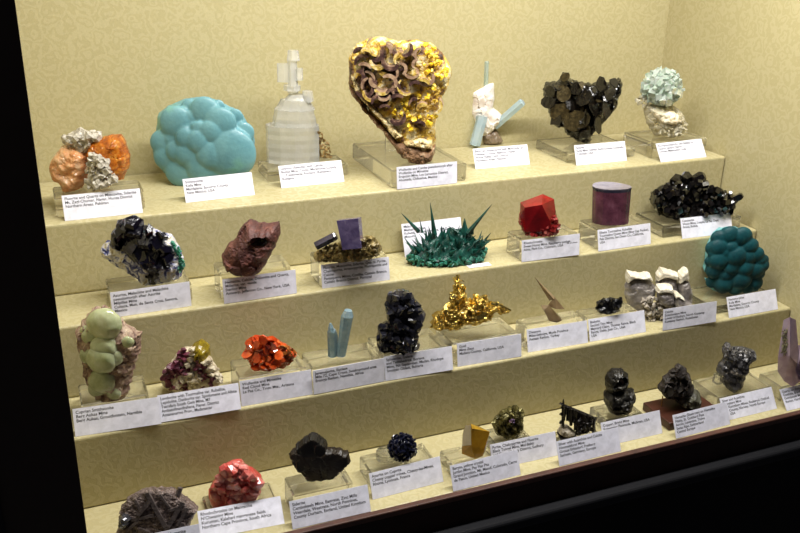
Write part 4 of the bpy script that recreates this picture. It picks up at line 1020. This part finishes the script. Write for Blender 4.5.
c = crop(280, 425, 6.667)
th, F = specimen('siderite_slab', 'dark brown jagged slab on a thick clear block', 316, 477.5, 1, .034)
m_sb = mineral('dark_brown_slab', [(.3, (18, 13, 9)), (.6, (40, 30, 20)), (.85, (70, 56, 38))], 90, .35, bump=.7, bscale=260)
m_sk = mineral('near_black_face', [(.3, (8, 7, 5)), (.7, (20, 16, 12))], 60, .3, bump=.3)
part(th, 'slab', relief(F, c([(55, 190), (102, 162), (190, 190), (330, 165), (400, 172), (472, 200), (470, 240), (420, 300), (335, 360), (182, 368), (160, 330), (92, 280)]), .007, .010, 'facet', .0022, .016, -.002, seed=4, jit=.003, power=.2, rnd_=.25), m_sb)
part(th, 'upper_crystal', relief(F, c([(108, 130), (150, 92), (205, 58), (252, 72), (322, 130), (320, 175), (340, 260), (280, 300), (190, 240), (150, 205), (112, 185)]), .012, .008, 'facet', .002, .022, .004, seed=9, jit=.0015, power=.2, rnd_=.25), m_sk)

c = crop(360, 420, 6.667)
th, F = specimen('azurite_ball', 'dark blue spiky ball on a round clear pedestal', 403, 460, 1, .024)
m_bl = mineral('blue_black_azurite', [(.3, (8, 9, 18)), (.6, (24, 26, 46)), (.85, (58, 62, 92))], 90, .16, bump=.3, coat=.3)
R0 = (F.p(*c([(385, 185)])[0])-F.p(*c([(285, 185)])[0])).length; cc = Vector((0, 0, R0)); cc.x = F.p(*c([(285, 185)])[0]).x
bm = bmesh.new(); bmesh.ops.create_icosphere(bm, subdivisions=3, radius=R0*.74, matrix=Matrix.Translation(cc)); part(th, 'core', bm, m_bl)
for i in range(98):
    ph = i*2.39996; y = 1-2*(i+.5)/98; s = math.sqrt(1-y*y); d = Vector((s*math.cos(ph), s*math.sin(ph), y))
    bm = bmesh.new(); add_prism(bm, cc+d*R0*.4, cc+d*R0*rnd.uniform(.92, 1.05), rnd.uniform(.0030, .0042), 4, .12, .8, flat=.45, roll=rnd.uniform(0, 3))
    part(th, 'blade', bm, m_bl)

c = crop(440, 415, 6.667)
th, F = specimen('barite', 'amber yellow faceted prism on the lowest level', 473, 458.5, 1, .0179)
m_am = mineral('amber_barite', [(.3, (172, 126, 12)), (.6, (210, 166, 44)), (.85, (230, 198, 100))], 40, .12, trans=.45, bump=.15, bscale=120, sss=.15)
m_am2 = mineral('pale_amber_face', [(.3, (200, 184, 148)), (.7, (228, 214, 184))], 50, .3, trans=.15, bump=.3)
part(th, 'prism', hull(F, [Q2 for Q2 in [(440+u/6.667, 415+v/6.667, d) for u, v, d in [(170, 66, -.006), (205, 58, -.014), (332, 112, -.006), (300, 245, -.004), (285, 272, -.012), (235, 292, -.016), (205, 205, -.020), (215, 90, -.020), (145, 258, -.004), (150, 130, -.004), (250, 70, .010), (330, 120, .012), (290, 262, .010), (165, 80, .008), (150, 255, .010)]]]), m_am)
part(th, 'pale_face', hull(F, [(440+u/6.667, 415+v/6.667, d) for u, v, d in [(170, 67, -.008), (205, 62, -.0165), (208, 200, -.0215), (147, 205, -.007), (152, 132, -.0065), (168, 80, -.0045), (200, 190, -.015), (150, 200, -.003)]]), m_am2)

c = crop(480, 395, 6.667)
th, F = specimen('chalcopyrite', 'greenish brassy lump with a violet glint on the lowest level', 508, 435, 1, .020)
m_cp = mineral('brassy_lump', [(.3, (34, 30, 14)), (.5, (88, 82, 40)), (.7, (136, 128, 78)), (.85, (196, 188, 130))], 110, .3, metal=.5, bump=1, bscale=260)
m_vi = mineral('violet_tarnish', [(.3, (120, 92, 140)), (.7, (186, 160, 200))], 200, .25, metal=.6, bump=.6)
out = c([(83, 195), (100, 148), (170, 100), (232, 74), (292, 108), (286, 170), (292, 205), (262, 268), (180, 275), (100, 235)])
part(th, 'lump', relief(F, out, .020, .015, 'facet', .006, .008, seed=6, jit=.002), m_cp)
bm = bmesh.new()
for i, (x, y) in enumerate(scatter(F, out, 44, 3)): add_chunk(bm, F.p(x, y, -.0185+rnd.uniform(-.003, .004)), rnd.uniform(.0028, .0052), i, n=8)
part(th, 'small_crystals', bm, m_cp)
bm = bmesh.new()
for i, (u, v) in enumerate([(205, 175), (225, 180), (218, 165)]): add_chunk(bm, F.p(*c([(u, v)])[0], -.0245), .003, i, .8)
part(th, 'violet_crystal', bm, m_vi)

c = crop(540, 390, 6.667)
th, F = specimen('silver_comb', 'dark wiry comb of metal on a pale base on the lowest level', 578, 434, 1, .0098)
m_wi = mineral('blackened_silver', [(.3, (14, 11, 10)), (.6, (32, 27, 24)), (.85, (70, 60, 52))], 140, .3, metal=.5, bump=1, bscale=300)
m_ba = mineral('pale_calcite', [(.3, (120, 108, 92)), (.7, (190, 180, 160))], 120, .5, bump=.8)
def bar(a, b, w, d, n=5, tr=.8, nm='wire', irr=.3, seed=0):
    part(th, nm, one(add_prism, F.p(*c([a])[0], d), F.p(*c([b])[0], d), w*.00062, n, .3, tr, irr=irr, seed=seed), m_wi)
bar((150, 100), (375, 192), 4.2, -.004, seed=1, nm='spine')
bar((155, 240), (157, 62), 3.6, -.006, tr=.4, seed=2, nm='spine')
for i in range(22):
    t = i/21; u = 165+200*t; v = 106+82*t
    bar((u, v), (u+rnd.uniform(-14, 6), v+rnd.uniform(60, 150)*(1-.25*t)), rnd.uniform(2.4, 4), -.004+rnd.uniform(-.010, .008), seed=i)
bm = bmesh.new()
for i, (x, y) in enumerate(scatter(F, c([(210, 190), (300, 180), (362, 210), (360, 260), (300, 298), (235, 295), (240, 250)]), 60, 4)): add_chunk(bm, F.p(x, y, -.008+rnd.uniform(-.010, .008)), rnd.uniform(.0022, .0042), i)
for i, (u, v) in enumerate([(140, 95), (150, 120), (145, 160), (160, 195), (138, 215)]): add_chunk(bm, F.p(*c([(u, v)])[0], -.006), .0036, i+90)
part(th, 'metal_knobs', bm, m_wi)
part(th, 'pale_base', relief(F, c([(120, 272), (140, 238), (190, 240), (240, 282), (200, 300), (150, 298)]), .012, .010, 'facet', .003, .007, -.002, seed=3), m_ba)
part(th, 'dark_base', relief(F, c([(115, 285), (150, 290), (240, 285), (238, 304), (180, 312), (125, 300)]), .014, .012, 'rough', .002, .007, -.003, seed=3), m_wi)

c = crop(590, 360, 6.667)
th, F = specimen('copper_ring', 'dark metallic lump with a hollow ring on top on the lowest level', 618, 411.5, 1, .0192)
m_cu = mineral('dark_copper', [(.3, (12, 11, 9)), (.55, (36, 33, 28)), (.8, (84, 80, 70))], 120, .28, metal=.4, bump=1, bscale=260)
m_cb = mineral('brown_copper', [(.3, (72, 50, 38)), (.7, (120, 92, 74))], 90, .5, bump=.5)
part(th, 'lower_lump', relief(F, c([(90, 222), (130, 190), (200, 192), (292, 196), (302, 242), (272, 312), (240, 345), (170, 350), (120, 340), (96, 290)]), .020, .016, 'facet', .006, .009, 0, seed=3, jit=.002), m_cu)
oc = F.p(*c([(205, 118)])[0]); sx, sz = .0080, .0066
def geo2(p, base=disp_fn('facet', .004, .008, 4)):
    q = Vector((p.x-oc.x, p.y-oc.z)); d = math.sqrt((q.x/sx)**2+(q.y/sz)**2)
    return base(p) - (.019*(1-d*d*.7) if d < 1.1 else 0)
disp_fn = lambda *a, **k: geo2
bm = relief(F, c([(104, 105), (150, 64), (212, 58), (252, 92), (257, 142), (235, 192), (180, 205), (118, 202), (95, 165)]), .018, .014, 'x', seed=4, jit=.002)
disp_fn = _old
part(th, 'ring', bm, m_cu)
bm = bmesh.new(); add_chunk(bm, oc+Vector((-.0010, -.0085, -.0012)), .0040, 5); add_chunk(bm, oc+Vector((.001, -.008, -.003)), .003, 6)
part(th, 'brown_core', bm, m_cb)

th, F = specimen('hematite_rose', 'dark craggy mineral standing on the red wooden plinth', 684, 404.5, 1, .0125)
m_he = mineral('dark_craggy', [(.3, (22, 17, 15)), (.6, (46, 37, 31)), (.85, (86, 74, 62))], 110, .62, bump=1, bscale=260)
m_hg = mineral('grey_green_lump', [(.3, (44, 42, 32)), (.6, (84, 82, 66)), (.85, (120, 116, 96))], 130, .4, bump=1, bscale=260)
part(th, 'upper_mass', relief(F, c([(450, 190), (490, 120), (550, 75), (592, 24), (640, 55), (682, 150), (690, 205), (660, 260), (600, 292), (560, 262), (490, 232), (462, 202)]), .018, .016, 'facet', .008, .010, 0, seed=5, jit=.003), m_he)
part(th, 'lower_lump', relief(F, c([(590, 250), (640, 200), (700, 190), (735, 220), (740, 275), (690, 302), (600, 295)]), .020, .012, 'facet', .004, .007, -.002, seed=8, jit=.002), m_hg)
for i, (x, y) in enumerate(scatter(F, c([(470, 190), (550, 90), (600, 45), (670, 150), (650, 240), (560, 245)]), 30, 3)):
    part(th, 'plate', one(add_plate, F.p(x, y, -.018+rnd.uniform(-.004, .004)), Vector((rnd.gauss(0, 1), -.6, rnd.gauss(0, .7))), rnd.uniform(.004, .008), .0015, 7, seed=i), m_he)
m_pin = plain('brass_pin', (150, 110, 60), .35, .8)
A = F.p(*c([(485, 240)])[0], -.006); B = A.copy(); B.z = 0
part(th, 'support_pin', one(add_prism, B, A, .0009, 8, .05, .98), m_pin)

c = crop(700, 330, 7.96)
th, F = specimen('silver', 'grey metallic lump leaning on a small clear clip on the lowest level', 729, 388.5, 1, .0187)
m_sv = mineral('grey_silver', [(.3, (50, 49, 50)), (.55, (98, 96, 96)), (.8, (150, 146, 144))], 110, .26, metal=.45, bump=1, bscale=260)
m_sw = mineral('bright_silver', [(.3, (150, 146, 146)), (.7, (226, 222, 222))], 160, .15, metal=.9, bump=.8)
part(th, 'lump', relief(F, c([(175, 150), (190, 116), (230, 104), (262, 125), (330, 140), (390, 150), (435, 160), (437, 215), (382, 262), (380, 305), (340, 400), (330, 442), (240, 480), (190, 442), (160, 402), (155, 345), (130, 325), (150, 262), (190, 232)]), .020, .014, 'facet', .006, .008, 0, seed=5, jit=.0025), m_sv)
bm = bmesh.new()
for i, (x, y) in enumerate(scatter(F, c([(180, 150), (260, 130), (430, 165), (430, 215), (370, 300), (330, 430), (240, 465), (170, 390), (190, 240)]), 50, 3)): add_chunk(bm, F.p(x, y, -.018+rnd.uniform(-.003, .005)), rnd.uniform(.003, .005), i, n=8)
part(th, 'crystals', bm, m_sv)
for spots in ([(205, 145), (225, 140), (240, 150)], [(255, 330), (275, 325), (290, 340), (270, 345), (285, 318)]):
    bm = bmesh.new()
    for i, (u, v) in enumerate(spots): add_chunk(bm, F.p(*c([(u, v)])[0], -.0225), .0034, i)
    part(th, 'bright_crystals', bm, m_sw)

th, F = specimen('amethyst', 'purple translucent crystal with a speckled face at the right edge', 793, 385.5, 1, .0246)
m_ay = mineral('amethyst', [(.3, (178, 150, 172)), (.6, (212, 190, 204)), (.85, (232, 218, 226))], 40, .1, trans=.6, bump=.2, bscale=120, sss=.15)
m_fl = mineral('speckled_crust', [(.3, (40, 36, 16)), (.5, (96, 92, 54)), (.75, (190, 184, 140))], 300, .4, bump=1, bscale=500)
part(th, 'crystal', hull(F, [(x, y, d) for x, y, d in [(783.5, 320, -.004), (790, 317, -.010), (796, 320, -.004), (790, 318, .008), (797, 346, -.008), (782, 340, -.010), (778, 357, -.010), (790, 356, -.020), (800, 366, -.012), (777.5, 371, -.008), (784, 381, -.010), (793, 387, -.010), (800, 381, -.010), (784, 378, .012), (798, 345, .012), (800, 378, .012), (778, 362, .010)]]), m_ay)
part(th, 'crystal', hull(F, [(x, y, d) for x, y, d in [(797, 346, -.004), (804, 343, -.004), (813, 352, 0), (808, 372, -.004), (800, 383, -.006), (795, 372, -.014), (803, 345, .014), (808, 370, .014), (800, 380, .012), (800, 360, -.014)]]), m_ay)
bm = bmesh.new()
for i, (x, y) in enumerate(scatter(F, [(782.5, 330), (787, 328), (788.5, 345), (785, 357), (781.5, 354), (782, 342)], 40, 3)): add_chunk(bm, F.p(x, y, -.0115-.007*max(0, (y-335)/22)), rnd.uniform(.0016, .0026), i)
part(th, 'speckled_face', bm, m_fl)

# ================================================================== lights
def area(name, loc, sx, sy, power, col, rot=(0, 0, 0)):
    l = bpy.data.lights.new(name, 'AREA'); l.shape = 'RECTANGLE'; l.size = sx; l.size_y = sy; l.energy = power; l.color = col
    o = bpy.data.objects.new(name, l); C.objects.link(o); o.location = loc; o.rotation_euler = rot
    return o
area('case_lamp', (-.36, .055, .98), .70, .06, 12.3, (1.0, .98, .94), (math.radians(2), 0, 0))
area('case_lamp', (-.88, .055, .98), .30, .06, 4.9, (1.0, .98, .94), (math.radians(2), 0, 0))

w = bpy.data.worlds.new('world'); scene.world = w; w.use_nodes = True
w.node_tree.nodes['Background'].inputs[0].default_value = (.9, .9, 1, 1)
w.node_tree.nodes['Background'].inputs[1].default_value = .05
scene.view_settings.view_transform = 'Standard'; scene.view_settings.look = 'None'
scene.view_settings.exposure = 0.0; scene.view_settings.gamma = 1; scene.view_settings.use_curve_mapping = False
